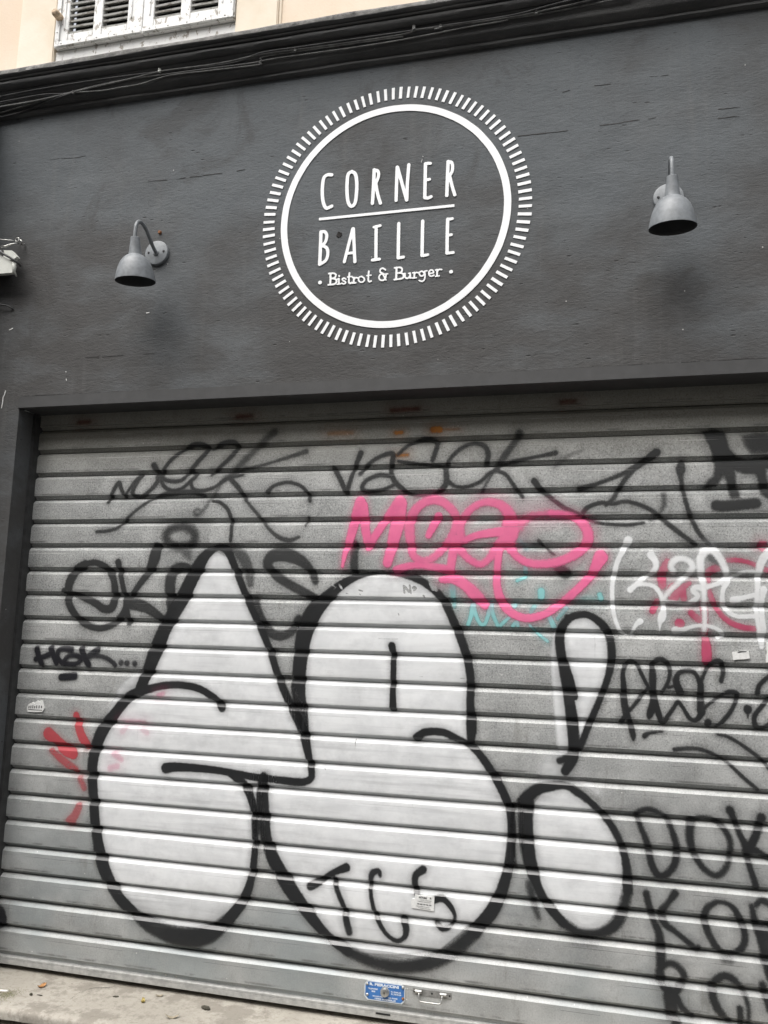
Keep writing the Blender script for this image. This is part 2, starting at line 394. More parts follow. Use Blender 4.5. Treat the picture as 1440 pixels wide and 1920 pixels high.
# cornice: moulded profile (distance from wall, height) swept along the facade with hand-painted unevenness
CPROF = [(0.000, 2.218), (.012, 2.2185), (.020, 2.223), (.021, 2.231), (.014, 2.235), (.018, 2.240), (.030, 2.245), (.044, 2.249), (.049, 2.256), (.053, 2.272), (.060, 2.288), (.073, 2.300),
         (.069, 2.304), (.078, 2.305), (.090, 2.309), (.098, 2.317), (.098, 2.326), (.090, 2.332), (.094, 2.333), (.104, 2.332), (.107, 2.336), (.102, 2.340), (.105, 2.342), (.114, 2.343), (.118, 2.345), (.120, 2.3485)]
CX = np.arange(-4.6, 4.61, .02)
def sweep(prof, seed, amp):
    v = []
    for x in CX:
        for i, (d, z) in enumerate(prof):
            a = amp*(mnoise.noise(Vector((x*2.1, i*.35, seed)))*1.3+mnoise.noise(Vector((x*9, i*.8, seed+5)))*.8)
            v.append((x, -(d+a*(1 if d > .005 else 0)), z+RZ+a*.6))
    n = len(prof); f = [(i*n+j, (i+1)*n+j, (i+1)*n+j+1, i*n+j+1) for i in range(len(CX)-1) for j in range(n-1)]
    return v, f
v, f = sweep(CPROF, 1.3, .0022)
o = obj('cornice', v, f, M_corn, bld); smooth_angle(o, 45)
v, f = sweep([(.120, 2.3487), (.120, 2.360), (.117, 2.368), (.109, 2.374), (.060, 2.388), (0, 2.40)], 1.3, .0026)
o = obj('cornice_rim', v, f, M_rim, bld, 'chipped grey cement edge along the top of the cornice', smooth=True)
def cornice_hit(u, v, off):
    d = ray(u, v); P = [(-a, z+RZ) for a, z in CPROF]
    best = None
    for i in range(len(P)-1):
        (y0, z0), (y1, z1) = P[i], P[i+1]
        # point on the segment s: (y0+s dy, z0+s dz) = CAM + t d
        A = np.array([[d.y, -(y1-y0)], [d.z, -(z1-z0)]]); b = np.array([y0-CAM.y, z0-CAM.z])
        if abs(np.linalg.det(A)) < 1e-9: continue
        t, s = np.linalg.solve(A, b)
        if -.02 <= s <= 1.02 and t > 0 and (best is None or t < best): best = t
    if best is None: best = (-.08-CAM.y)/d.y
    p = CAM+d*best; return p-Vector((0, off*.8, off*.6))

# metal lintel over the opening
mb = MB()
mb.box(OX0-.004, OX1+.02, -.007, .020, OZ1, 2.4385, .0012)
fixn(mb.build('lintel', M_frame, bld))
mb = MB(); mb.box(OX0+.001, OX1-.001, .0205, .30, OZ1+.003, OZ1+.03); fixn(mb.build('lintel_soffit', M_frame, bld))

# upper storey
UZ0, UZ1 = 2.40+RZ-.02, 6.4
WX0, WX1, WZ0 = -2.318, -1.448, 2.47+RZ
mb = MB()
for (x0, x1, z0, z1) in ((-4.6, WX0, UZ0, UZ1), (WX0, WX1, UZ0, WZ0), (WX0, WX1, 4.62, UZ1), (WX1, 4.6, UZ0, UZ1)):
    mb.add([(x0, .0, z0), (x1, .0, z0), (x1, .0, z1), (x0, .0, z1)], [(0, 1, 2, 3)])
mb.build('upper_wall', M_cream, bld)
for x0, x1 in ((-2.500, WX0+.001), (WX1-.001, -1.262)):
    mb = MB(); mb.box(x0, x1, -.018, .10, UZ0, 4.75, .004)
    mb.box(x0-.012 if x0 < -2 else x1+.0005, x0-.0005 if x0 < -2 else x1+.012, -.007, .04, UZ0, 4.75, .002)
    fixn(mb.build('window_surround', M_stone, bld))
mb = MB(); mb.add([(WX0, .12, UZ0), (WX1, .12, UZ0), (WX1, .12, UZ1), (WX0, .12, UZ1)], [(0, 1, 2, 3)]); mb.build('window_recess', M_dark, bld)
mb = MB(); mb.box(WX0+.002, WX1-.002, -.002, .06, UZ0+.02, 2.512+RZ, .003)
fixn(mb.build('window_sill', M_white, bld, 'flaking white timber sill under the louvred shutters'))

def leaf(x0, xs, label):
    """one louvred shutter leaf; xs = [stile, louvre, mullion, louvre, stile] widths"""
    root = MB(); zb, zt = 2.515+RZ, 4.6; y0, y1 = -.022, .014
    xe = [x0]
    for wd in xs: xe.append(xe[-1]+wd)
    fr = MB()
    for a, b in ((0, 1), (2, 3), (4, 5)): fr.box(xe[a]+.0008, xe[b]-.0008, y0, y1, zb+.0005, zt, .002)
    for a, b in ((1, 2), (3, 4)): fr.box(xe[a], xe[b], y0+.001, y1-.001, zb, zb+.060, .002)
    # grooves beside the stiles: thin rebate strips
    for a, s in ((1, -1), (4, 1)):
        fr.box(xe[a]+s*.020-.003, xe[a]+s*.020+.003, y0-.004, y0-.0005, zb+.08, zt-.02, .001)
    leafo = fixn(fr.build('window_shutter', M_white, bld, label))
    lv = MB()
    for a, b in ((1, 2), (3, 4)):
        z = zb+.075
        while z < zt-.03:
            dz = random.uniform(-.0015, .0015); til = random.uniform(-.0015, .0015)
            c = [(-.020, -.006), (-.018, -.0140), (.012, .004), (.010, .012)]
            v = []
            for k, xx in enumerate((xe[a]-.002, xe[b]+.002)):
                s = til if k else -til
                v += [(xx, yy, z+zz+dz+s) for yy, zz in ((c[0]), (c[1]), (c[2]), (c[3]))]
            lv.add(v, [(0, 1, 5, 4), (1, 2, 6, 5), (2, 3, 7, 6), (3, 0, 4, 7), (0, 3, 2, 1), (4, 5, 6, 7)])
            z += .0285
    fixn(lv.build('louvres', M_louvre, leafo))
    st = MB()
    outer = xe[0]+.004 if x0 < -2 else xe[5]-.026
    st.box(outer, outer+.022, y0-.007, y0-.0045, zb+.001, zb+.55, .001)
    fixn(st.build('metal_strap', M_white, leafo)); st = MB()
    st.box(xe[0]+(.027 if x0 < -2 else .004), xe[5]-(.004 if x0 < -2 else .027), y0-.0072, y0-.0045, zb+.002, zb+.024, .001)
    so = fixn(st.build('metal_strap', M_white, leafo))
    SP = [(0, .0030), (.0025, .0026), (.0034, .001), (.0036, 0)]
    for i in range(5):
        fixn(MB().lathe(SP, (xe[0]+.04+i*(xe[5]-xe[0]-.08)/4, y0-.0072, zb+.013), 'y', 10).build('screw', M_steel, leafo))
    for i in range(4): fixn(MB().lathe(SP, (outer+.011, y0-.007, zb+.07+i*.085), 'y', 10).build('screw', M_steel, leafo))
leaf(-2.312, [.066, .122, .045, .122, .075], 'left white louvred shutter leaf with peeling paint')
leaf(-1.8805, [.052, .125, .047, .126, .078], 'right white louvred shutter leaf, paint flaked off its lower edge')
mb = MB(); c = on_y(111, 32, -.03)
mb.lathe([(0, .05), (.012, .049), (.0165, .042), (.0165, .002), (.013, -.012)], (c.x, -.018, c.z), 'y', 18)
fixn(mb.build('shutter_stop', mat_flat('rusty_cream_knob', (.50, .38, .26), .8, 0, .45, 60, .4), bld, 'small rusty stop knob beside the window', smooth=True))

# ================================================================== EMBLEM ON THE WALL (flat white lettering, a few millimetres proud)
EC = (-.7593, 1.5833+RZ); YL = -.0022
def ring_mesh(r0, r1, n=180, y0=YL, y1=.001):
    mb = MB(); v = []
    for k in range(n):
        a = 2*math.pi*k/n
        wob = .0008*mnoise.noise(Vector((math.cos(a)*9, math.sin(a)*9, 3)))
        for (r, y) in ((r0+wob, y1), (r0+wob, y0), (r1+wob, y0), (r1+wob, y1)): v.append((EC[0]+r*math.cos(a), y, EC[1]+r*math.sin(a)))
    f = []
    for k in range(n):
        q = ((k+1) % n)*4; p = k*4
        for j in range(3): f.append((p+j, q+j, q+j+1, p+j+1))
    return mb.add(v, f)
ring = fixn(ring_mesh(.4235, .4500).build('sign_emblem', M_logo, bld, 'white ring emblem painted on the charcoal wall'))
mb = MB(); ND = 104
for k in range(ND):
    a = 2*math.pi*(k+.3)/ND+rng.normal(0, .0015); ca, sa = math.cos(a), math.sin(a); r0 = .4775+rng.normal(0, .0008); r1 = .5255+rng.normal(0, .0008); h = .0056+rng.normal(0, .0002)
    P = [(r0, -h), (r1, -h), (r1, h), (r0, h)]
    v = [(EC[0]+r*ca-t*sa, y, EC[1]+r*sa+t*ca) for y in (YL, .001) for r, t in P]
    mb.add(v, [(0, 1, 2, 3), (0, 4, 5, 1), (1, 5, 6, 2), (2, 6, 7, 3), (3, 7, 4, 0)])
fixn(mb.build('tick_marks', M_logo, ring))

def seg_sdf(PX_, PZ_, pts):
    """signed distance (outside positive) of points to a chain of tapered capsules; pts rows x,z,halfwidth"""
    D = np.full(PX_.shape, 9.0)
    for (ax, az, ar), (bx, bz, br) in zip(pts[:-1], pts[1:]):
        m = max(ar, br)+.05
        sel = (PX_ > min(ax, bx)-m) & (PX_ < max(ax, bx)+m) & (PZ_ > min(az, bz)-m) & (PZ_ < max(az, bz)+m)
        if not sel.any(): continue
        x = PX_[sel]-ax; z = PZ_[sel]-az; dx, dz = bx-ax, bz-az; L = dx*dx+dz*dz+1e-12
        t = np.clip((x*dx+z*dz)/L, 0, 1)
        d = np.hypot(x-t*dx, z-t*dz)-(ar+(br-ar)*t)
        D[sel] = np.minimum(D[sel], d)
    return D
def px_stroke(T, P, w, Y, spline=True):
    """zoomed photo coordinates -> chain on plane Y with half widths in metres"""
    ox, oy, s = T; q = []
    pts = [(p[0], p[1], (p[2] if len(p) > 2 else w)) for p in P]
    if spline and len(pts) > 2: pts = catmull(pts, .2)
    for p in pts:
        u, v = ox+p[0]/s, oy+p[1]/s
        a = on_y(u, v, Y); b = on_y(u+1, v, Y); c_ = on_y(u, v+1, Y); k = .5*((b-a).length+(c_-a).length)
        q.append((a.x, a.z, max(p[2], 1)*.5/s*k))
    return q
def marching(strokes, Y0, Y1, step, name, mat, parent, label=None, wob=.0):
    """solid cut-out of a union of strokes (marching squares on a fine grid)"""
    A = np.array([p for s in strokes for p in s]); m = A[:, 2].max()+step*2
    x0, x1, z0, z1 = A[:, 0].min()-m, A[:, 0].max()+m, A[:, 1].min()-m, A[:, 1].max()+m
    nx, nz = int((x1-x0)/step)+1, int((z1-z0)/step)+1
    gx, gz = np.meshgrid(x0+np.arange(nx)*step, z0+np.arange(nz)*step)
    D = np.full(gx.shape, 9.0)
    for s in strokes: D = np.minimum(D, seg_sdf(gx, gz, s))
    bm = bmesh.new(); cache = {}
    def vert(key, x, z):
        if key not in cache: cache[key] = bm.verts.new((x, Y0, z))
        return cache[key]
    def gv(i, j): return vert(('g', i, j), gx[j, i], gz[j, i])
    def ev(i, j, k, l):
        a, b = D[j, i], D[l, k]; t = a/(a-b); t = min(max(t, .02), .98)
        return vert(('e',)+tuple(sorted(((i, j), (k, l)))), gx[j, i]+(gx[l, k]-gx[j, i])*t, gz[j, i]+(gz[l, k]-gz[j, i])*t)
    inside = D < 0
    any_ = inside[:-1, :-1] | inside[1:, :-1] | inside[:-1, 1:] | inside[1:, 1:]
    for j, i in zip(*np.nonzero(any_)):
        cs = [(i, j), (i+1, j), (i+1, j+1), (i, j+1)]; poly = []
        for a in range(4):
            p, q = cs[a], cs[(a+1) % 4]; ip, iq = inside[p[1], p[0]], inside[q[1], q[0]]
            if ip: poly.append(gv(*p))
            if ip != iq: poly.append(ev(*p, *q))
        if len(poly) >= 3 and len(set(poly)) == len(poly):
            try: bm.faces.new(poly)
            except ValueError: pass
    bm.normal_update(); edges = [e for e in bm.edges if len(e.link_faces) == 1]
    r = bmesh.ops.extrude_edge_only(bm, edges=edges)
    for g in r['geom']:
        if isinstance(g, bmesh.types.BMVert): g.co.y = Y1
    bmesh.ops.recalc_face_normals(bm, faces=bm.faces)
    mb = MB().bm(bm); return fixn(mb.build(name, mat, parent, label))

T8 = (580, 280, 4.8); T3 = (580, 480, 4.8)
def L(P, w, T=T8, sp=True): return px_stroke(T, P, w, 0.0, sp)
corner = [
 L([(203,232),(165,232),(130,265),(118,370),(125,470),(152,530),(203,514)], 29),
 L([(384,202),(352,225),(341,300),(341,400),(352,480),(380,515),(412,485),(425,400),(428,300),(415,225),(384,202)], 29),
 L([(585,186),(578,340),(569,488)], 29), L([(585,188),(617,198),(624,240),(600,308)], 27), L([(598,305),(615,400),(641,487)], 28),
 L([(792,162),(786,320),(782,462)], 28), L([(795,165),(838,320),(876,458)], 28), L([(878,458),(884,300),(896,140)], 28),
 L([(1046,132),(1043,280),(1040,436)], 29), L([(1046,132),(1070,128),(1090,129)], 27), L([(1045,280),(1082,272)], 27), L([(1042,438),(1070,440),(1096,428)], 28),
 L([(1250,112),(1243,270),(1238,418)], 29), L([(1250,112),(1282,122),(1290,165),(1284,205),(1262,240)], 27), L([(1262,236),(1285,330),(1310,412)], 28)]
baille = [
 L([(106,745),(101,890),(94,1036)], 29), L([(106,744),(140,744),(158,775),(148,830),(118,868)], 27), L([(118,868),(158,890),(168,940),(150,1000),(94,1038)], 27),
 L([(392,716),(355,860),(316,1014)], 27), L([(397,716),(404,860),(411,1013)], 28), L([(342,938),(405,932)], 24),
 L([(603,698),(601,840),(600,988)], 28), L([(583,702),(640,688)], 24), L([(568,998),(632,990)], 26),
 L([(806,670),(803,820),(801,978)], 29), L([(802,980),(848,971)], 26),
 L([(1021,648),(1018,800),(1015,958)], 29), L([(1016,960),(1066,950)], 26),
 L([(1246,630),(1242,780),(1240,936)], 29), L([(1246,632),(1288,626)], 25), L([(1244,775),(1280,770)], 24), L([(1241,937),(1296,930)], 26)]
marching(corner, YL, .001, .0024, 'lettering', M_logo, ring, 'word CORNER in narrow hand drawn capitals')
marching(baille, YL, .001, .0024, 'lettering', M_logo, ring, 'word BAILLE in narrow hand drawn capitals')
a0, a1 = on_y(580+88/4.8, 280+631/4.8, 0), on_y(580+1306/4.8, 280+508/4.8, 0)
mb = MB(); hz = .0052
mb.add([(a0.x, y, a0.z+s*hz) for y in (YL, .001) for s in (-1, 1)]+[(a1.x, y, a1.z+s*hz) for y in (YL, .001) for s in (-1, 1)], [(0, 1, 5, 4), (0, 4, 6, 2), (1, 3, 7, 5), (0, 2, 3, 1), (4, 5, 7, 6)])
fixn(mb.build('underline', M_logo, ring))
W3 = 15
def Q(P, w=W3): return L(P, w, T3)
tagl = [
 Q([(192,160),(190,258)],17), Q([(176,160),(222,158),(240,172),(232,195),(205,205)]), Q([(202,203),(236,210),(246,232),(228,254),(172,261)]),
 Q([(268,206),(266,250)]), Q([(254,209),(268,206)],11), Q([(252,256),(284,252)],12), Q([(269,181),(270,181)],16),
 Q([(330,210),(312,200),(298,211),(306,223),(322,231),(328,242),(312,253),(294,246)],13),
 Q([(362,155),(358,200),(358,236),(368,247),(384,241)]), Q([(345,190),(386,186)],11),
 Q([(402,195),(400,243)]), Q([(388,197),(402,194)],11), Q([(386,247),(420,243)],12), Q([(402,215),(418,197),(435,199)],13),
 Q([(472,185),(449,195),(445,220),(464,238),(490,230),(496,206),(472,185)],13),
 Q([(536,140),(533,185),(532,220),(541,233),(557,228)]), Q([(518,179),(557,174)],11),
 Q([(686,126),(662,112),(641,122),(640,146),(664,160)],14), Q([(664,160),(640,170),(628,195),(640,218),(666,220),(686,200),(692,166)],14), Q([(660,160),(690,216)],13), Q([(672,165),(706,162)],11),
 Q([(786,106),(782,212)],17), Q([(768,109),(818,105),(836,120),(828,147),(795,156)]), Q([(798,154),(836,158),(850,180),(834,204),(766,214)]),
 Q([(862,160),(862,188),(876,203),(895,197),(907,180)]), Q([(908,156),(909,198)]), Q([(848,161),(862,158)],11), Q([(894,157),(909,155)],11), Q([(909,201),(924,198)],11),
 Q([(946,151),(945,196)]), Q([(931,153),(946,150)],11), Q([(930,201),(963,197)],12), Q([(946,170),(960,151),(980,152)],13),
 Q([(1014,138),(995,146),(992,166),(1006,182),(1026,176),(1036,156),(1014,138)],13), Q([(1040,140),(1042,180),(1036,215),(1014,230),(990,222)],13), Q([(1036,140),(1060,134)],11),
 Q([(1080,159),(1118,152),(1112,133),(1093,128),(1077,146),(1080,172),(1098,184),(1122,174)],13),
 Q([(1151,124),(1151,180)]), Q([(1136,128),(1151,124)],11), Q([(1136,185),(1170,180)],12), Q([(1152,146),(1166,124),(1192,124)],13),
 ]
for dx_, dy_ in ((97, 240), (1276, 143)): marching([Q([(dx_, dy_), (dx_+1, dy_)], 33)], YL, .002, .001, 'dot', M_logo, ring)
marching(tagl, YL, .001, .0012, 'tagline', M_logo, ring, 'line reading Bistrot & Burger between two dots')
# wall details: old fixing hole inside the emblem, white scratches, rusty bolt
mb = MB(); c = on_y(636, 440, 0)
mb.lathe([(0, .0006), (.005, .0008), (.0075, .0010), (.0088, .0016), (.0098, .001), (.0105, -.001)], (c.x, 0, c.z), 'y', 14)
for i, vv in enumerate(mb.v): mb.v[i] = Vector((c.x+(vv.x-c.x)*(1+.25*math.sin(i*1.7)), vv.y, c.z+(vv.z-c.z)*(1.2+.2*math.cos(i*2.3))))
fixn(mb.build('drill_hole', mat_flat('hole_dark', (.018, .016, .015), .95, 0, .5, 200, .6), bld, 'dark drilled hole beside the letters BA'))
sc = [px_stroke(T, P, w_*.5, 0.0) for T, P, w_ in (
 (T8, [(1022,62),(1024,68)], 9), (T8, [(1016,90),(1008,122)], 6),
 ((0,380,4), [(42,1412),(34,1440),(24,1462),(20,1500),(12,1540)], 10), ((0,380,4), [(70,955),(85,948),(95,942)], 10), ((0,380,4), [(1100,828),(1118,824)], 12), ((0,380,4), [(497,1322),(499,1334)], 8), ((0,380,4), [(495,1266),(495,1272)], 6))]
for s_ in sc: marching([s_], -.0012, .001, .001, 'paint_chip', M_paper, bld)
mb = MB(); c = on_y(300, 436, 0); mb.lathe([(0, .009), (.006, .008), (.0075, .003), (.0085, -.001)], (c.x, 0, c.z), 'y', 9)
fixn(mb.build('rusty_bolt', M_rust, bld, 'rusty bolt head above the left lamp plate'))
# shrinkage cracks: fine dark raised lips of the render
FULL0 = (0, 0, 1)
def wobbly(T, P, w_):
    S_ = px_stroke(T, P, 1, 0.0); o = []; acc = 0
    for (x, z, r), (x2, z2, r2) in zip(S_[:-1], S_[1:]):
        n = max(1, int(math.hypot(x2-x, z2-z)/.012))
        for i in range(n):
            xx, zz = x+(x2-x)*i/n, z+(z2-z)*i/n
            o.append((xx, zz+.0022*mnoise.noise(Vector((xx*45, 1, w_)))+.003*mnoise.noise(Vector((xx*12, 3, w_))), w_*.00024*(1+2.4*mnoise.noise(Vector((xx*22, 7, w_)))) if mnoise.noise(Vector((xx*9, 2, w_*3))) > -.18 or w_ > 5 else 0))
    return o
crk = [wobbly(T, P, w_) for T, P, w_ in (
 ((940,0,2.88), [(90,735),(330,710),(480,685),(700,655),(860,630)], 3.2), ((940,0,2.88), [(330,497),(450,470),(620,450)], 2.0), ((940,0,2.88), [(800,415),(930,402)], 2.0), ((940,0,2.88), [(1060,600),(1230,585),(1420,565)], 2.5),((940,0,2.88), [(1170,640),(1310,625)], 2.5),
 ((0,0,2.88), [(800,975),(920,970),(1040,955),(1250,930),(1400,900)], 2.4), ((0,0,2.88), [(480,965),(560,968)], 4), ((0,0,2.88), [(270,858),(420,850),(540,830)], 1.6),
 ((0,380,4), [(640,1160),(850,1150),(1000,1138),(1245,1126)], 3), (FULL0, [(38,742.3),(460,724.3),(950,697.3),(1300,677.8),(1500,667)], 8))]
M_crack = mat_flat('crack_dark', (.055, .054, .053), .9, 0, .3, 90, .2)
segs = []
for q in crk:
    cur = []
    for p in q+[(0, 0, 0)]:
        if p[2] > .00012: cur.append(p)
        else:
            if len(cur) > 2: segs.append(cur)
            cur = []
for s_ in segs: marching([s_], -.0006, .001, .0011, 'crack', M_crack, bld)

# ================================================================== ROLLER SHUTTER
rs = empty('roller_shutter', (-.55, YS, .2), 'closed grey metal roller shutter covered in graffiti under the charcoal wall', 'roller shutter')
SX0, SX1 = -2.44, 1.20
DP = .014
KB = 20                                          # last slat (tall plain panel) starts at joint 20
def slat_rows(k):
    """rows (z, depth towards the street, flag paintable) of slat k from its upper joint down"""
    z = GAP0-k*PITCH_S; R = []
    if k < KB:
        for dz, d in ((0.0, -.014), (.0030, -.014)): R.append((z-dz, d, 0))
        R.append((z-.0032, -.001, 1)); R.append((z-.0040, .001, 1))
        for i in range(1, 5): R.append((z-(.0040+.0130*i/4), .001+(DP-.001)*i/4, 1))
        n = 16
        for i in range(1, n+1): R.append((z-(.017+.0680*i/n), DP+.0008*math.sin(math.pi*i/n), 1))
        R.append((z-.0858, DP-.0008, 1)); R.append((z-.0866, .0045, 1))
        for i in range(1, 5): R.append((z-(.0866+.0115*i/4), .0045-.0080*i/4, 1))
        R.append((z-.0990, -.0042, 1))
        R.append((z-.0998, -.014, 0))
    else:
        for dz, d in ((0.0, -.014), (.0030, -.014)): R.append((z-dz, d, 0))
        for dz, d in ((.0032, -.001), (.0040, .001), (.008, .0055), (.0125, .0095), (.017, DP-.001)): R.append((z-dz, d, 1))
        for i in range(1, 16): R.append((z-(.017+.069*i/15), DP-.001, 1))
        R.append((z-.0865, DP-.001, 1)); R.append((z-.088, .004, 0)); R.append((z-.104, .001, 0))
    return R
KS = list(range(-1, KB+1))
# per slat small sag and offset so that the joints are not ruler straight
def slat_shift(k, x): return .0012*mnoise.noise(Vector((k*3.1, x*.9, 2)))+.0007*mnoise.noise(Vector((k*1.3, x*4, 7)))
def slat_wave(k, x): return .0016*mnoise.noise(Vector((k*2.7, x*2.5, 11)))+.0008*mnoise.noise(Vector((k*2.7, x*9, 3)))
def curtain():
    mb = MB(); xs = np.arange(SX0, SX1+.01, .04)
    for k in KS:
        R = slat_rows(k); n = len(R); v = []
        for x in xs:
            s, wv = slat_shift(k, x), slat_wave(k, x)
            for (z, d, p) in R: v.append((x, YS-d-wv*(1 if d > .005 else 0), z+s*(1 if p else 0)))
        mb.add(v, [(i*n+j, i*n+j+1, (i+1)*n+j+1, (i+1)*n+j) for i in range(len(xs)-1) for j in range(n-1)])
    return mb.build('slat_curtain', M_galv, rs)
smooth_angle(curtain(), 25)
# bottom bar
zb = GAP0-KB*PITCH_S
mb = MB(); BP = [(.104, .001), (.1045, .016), (.1075, .0175), (.1135, .0178), (.1142, .0160), (.1150, .0178), (.132, .0182), (.1335, .017), (.1335, -.02)]
v = []
for x in (SX0, SX1): v += [(x, YS-d, zb-dz) for dz, d in BP]
n = len(BP); mb.add(v, [(j, j+1, n+j+1, n+j) for j in range(n-1)])
M_bar = mat_flat('bottom_bar_steel', (.40, .40, .385), .5, .25, .18, 40, .2)
bar = fixn(mb.build('bottom_bar', M_bar, rs))
mb = MB(); c = on_y(718, 1901.5, YS-.0185); mb.box(c.x-.026, c.x+.026, c.y-.0006, c.y+.002, c.z-.0028, c.z+.0028); fixn(mb.build('latch_slot', M_dark, bar))
mb = MB()
for (u_, v_) in ((367, 1837), (330, 1831), (311, 1828), (725, 1886)): # rivets
    c = on_y(u_, v_, YS-.003); fixn(MB().lathe([(0, .004), (.003, .0035), (.0045, .001), (.0048, 0)], (c.x, YS-.001, c.z), 'y', 10).build('rivet', M_steel, bar))
# guide rails
for x0, x1 in ((-2.470, -2.326), (1.14, 1.30)):
    mb = MB(); mb.box(x0, x1, .092, .175, .19, OZ1+.002, .003); mb.box(x0, x1-.05 if x0 < 0 else x1, .080, .0915, .19, OZ1+.001, .002)
    fixn(mb.build('guide_rail', M_rail, rs))

# ------------------------------------------------------------------ spray paint: thin films lying on the slats
PLANE = YS-DP
CUTS = {}
def film(name, shapes, mat, layer, label, step=.005, cuts=None):
    """shapes: dict(P=[chain rows], soft, op) or dict(poly=Nx2, soft, op).  A film of paint following the slat profile."""
    allp = np.concatenate([np.array([(p[0], p[1]) for p in s['P']]) if 'P' in s else s['poly'] for s in shapes])
    pad = max([(max(q[2] for q in s['P']) if 'P' in s else 0)+s['soft']*1.6 for s in shapes])+.01
    x0, x1, z0, z1 = allp[:, 0].min()-pad, allp[:, 0].max()+pad, allp[:, 1].min()-pad, allp[:, 1].max()+pad
    x0 = max(x0, SX0); x1 = min(x1, SX1)
    xs = np.arange(x0, x1+step, step); V = []; F = []; C = []; base = 0; off = .00035*layer+.0002
    for k in KS:
        R = [r for r in slat_rows(k) if r[2] and z0-.02 < r[0] < z1+.02]
        if len(R) < 2: continue
        n = len(R); Z = np.array([r[0] for r in R]); Dp = np.array([r[1] for r in R])
        gx, gz = np.meshgrid(xs, Z)
        U = np.full(gx.shape, -6.0); O = np.ones(gx.shape)
        for s in shapes:
            if 'P' in s: D = seg_sdf(gx, gz, s['P'])
            else: D = poly_sdf(gx, gz, s['poly'])
            u = np.clip(-D/(s['soft']*1.12), -6, 6)
            # choose strongest coverage
            better = (np.clip(u+.5, 0, 1)*s['op'] > np.clip(U+.5, 0, 1)*O) | ((np.clip(u+.5, 0, 1) <= 0) & (u > U) & (U < -.5))
            U = np.where(better, u, U); O = np.where(better, s['op'], O)
        for (q_, w_) in CUTS.get(cuts, ()):
            D = seg_sdf(gx, gz, q_); U = np.where(D < .01, np.minimum(U, D/.003), U)
        keep = U > -2.6
        cell = keep[:-1, :-1] | keep[1:, :-1] | keep[:-1, 1:] | keep[1:, 1:]
        if not cell.any(): continue
        # normals from the profile
        dy = np.gradient(-Dp, Z); ny = -1/np.sqrt(1+dy*dy); nz = dy/np.sqrt(1+dy*dy)
        used = np.zeros(gx.shape, bool); jj, ii = np.nonzero(cell)
        for a, b in ((0, 0), (1, 0), (0, 1), (1, 1)): used[jj+a, ii+b] = True
        idx = -np.ones(gx.shape, int); idx[used] = base+np.arange(used.sum())
        uj, ui = np.nonzero(used)
        sh = np.array([slat_shift(k, x) for x in xs]); wv = np.array([slat_wave(k, x) for x in xs])
        # follow the 4 cm facets of the slat mesh exactly
        bx = np.arange(SX0, SX1+.01, .04)
        shb = np.interp(xs, bx, [slat_shift(k, x) for x in bx]); wvb = np.interp(xs, bx, [slat_wave(k, x) for x in bx])
        X = gx[uj, ui]; Y = YS-Dp[uj]-wvb[ui]*(Dp[uj] > .005)+ny[uj]*off; Zz = gz[uj, ui]+shb[ui]+nz[uj]*off
        V.append(np.stack([X, Y, Zz], 1)); C.append(np.stack([U[uj, ui], O[uj, ui], 0*X, 0*X+1], 1))
        F.append(np.stack([idx[jj, ii], idx[jj+1, ii], idx[jj+1, ii+1], idx[jj, ii+1]], 1)); base += used.sum()
    V = np.concatenate(V); C = np.concatenate(C); F = np.concatenate(F)
    V = V-np.array(world_loc(rs))
    me = bpy.data.meshes.new(name); me.vertices.add(len(V)); me.vertices.foreach_set('co', V.astype('f').ravel())
    me.loops.add(F.size); me.loops.foreach_set('vertex_index', F.astype('i').ravel())
    me.polygons.add(len(F)); me.polygons.foreach_set('loop_start', (np.arange(len(F))*4).astype('i')); me.polygons.foreach_set('loop_total', np.full(len(F), 4, 'i'))
    me.update(calc_edges=True); me.polygons.foreach_set('use_smooth', [False]*len(F))
    at = me.attributes.new('paint', 'FLOAT_COLOR', 'POINT'); at.data.foreach_set('color', C.astype('f').ravel())
    me.materials.append(mat); o = bpy.data.objects.new(name, me); COL.objects.link(o); o.parent = rs; o['label'] = label
    return o
def poly_sdf(gx, gz, poly):
    D = np.full(gx.shape, 9.0); ins = np.zeros(gx.shape, bool); n = len(poly)
    for i in range(n):
        ax, az = poly[i]; bx, bz = poly[(i+1) % n]
        dx, dz = bx-ax, bz-az; t = np.clip(((gx-ax)*dx+(gz-az)*dz)/(dx*dx+dz*dz+1e-12), 0, 1)
        D = np.minimum(D, np.hypot(gx-ax-t*dx, gz-az-t*dz))
        if abs(dz) > 1e-9: ins ^= ((az > gz) != (bz > gz)) & (gx < dx*(gz-az)/dz+ax)
    return np.where(ins, -D, D)
FULL = (0, 0, 1)
def scrape(T, items): return [(px_stroke(T, P, w_, PLANE), w_) for P, w_ in items]
def st(T, P, w, soft=4, op=1.0, spline=True):
    return dict(P=[(a, b, r+.0016) for a, b, r in px_stroke(T, P, w, PLANE, spline)], soft=soft*.0018, op=op)
def pg(T, P, soft=4, op=1.0, spline=True):
    Q = [(p[0], p[1]) for p in P]
    if spline:
        C_ = [tuple(q) for q in catmull(Q+[Q[0]], .25)][:-1]
    else: C_ = Q
    return dict(poly=np.array([(lambda a: (a.x, a.z))(on_y(T[0]+p[0]/T[2], T[1]+p[1]/T[2], PLANE)) for p in C_]), soft=soft*.0018, op=op)

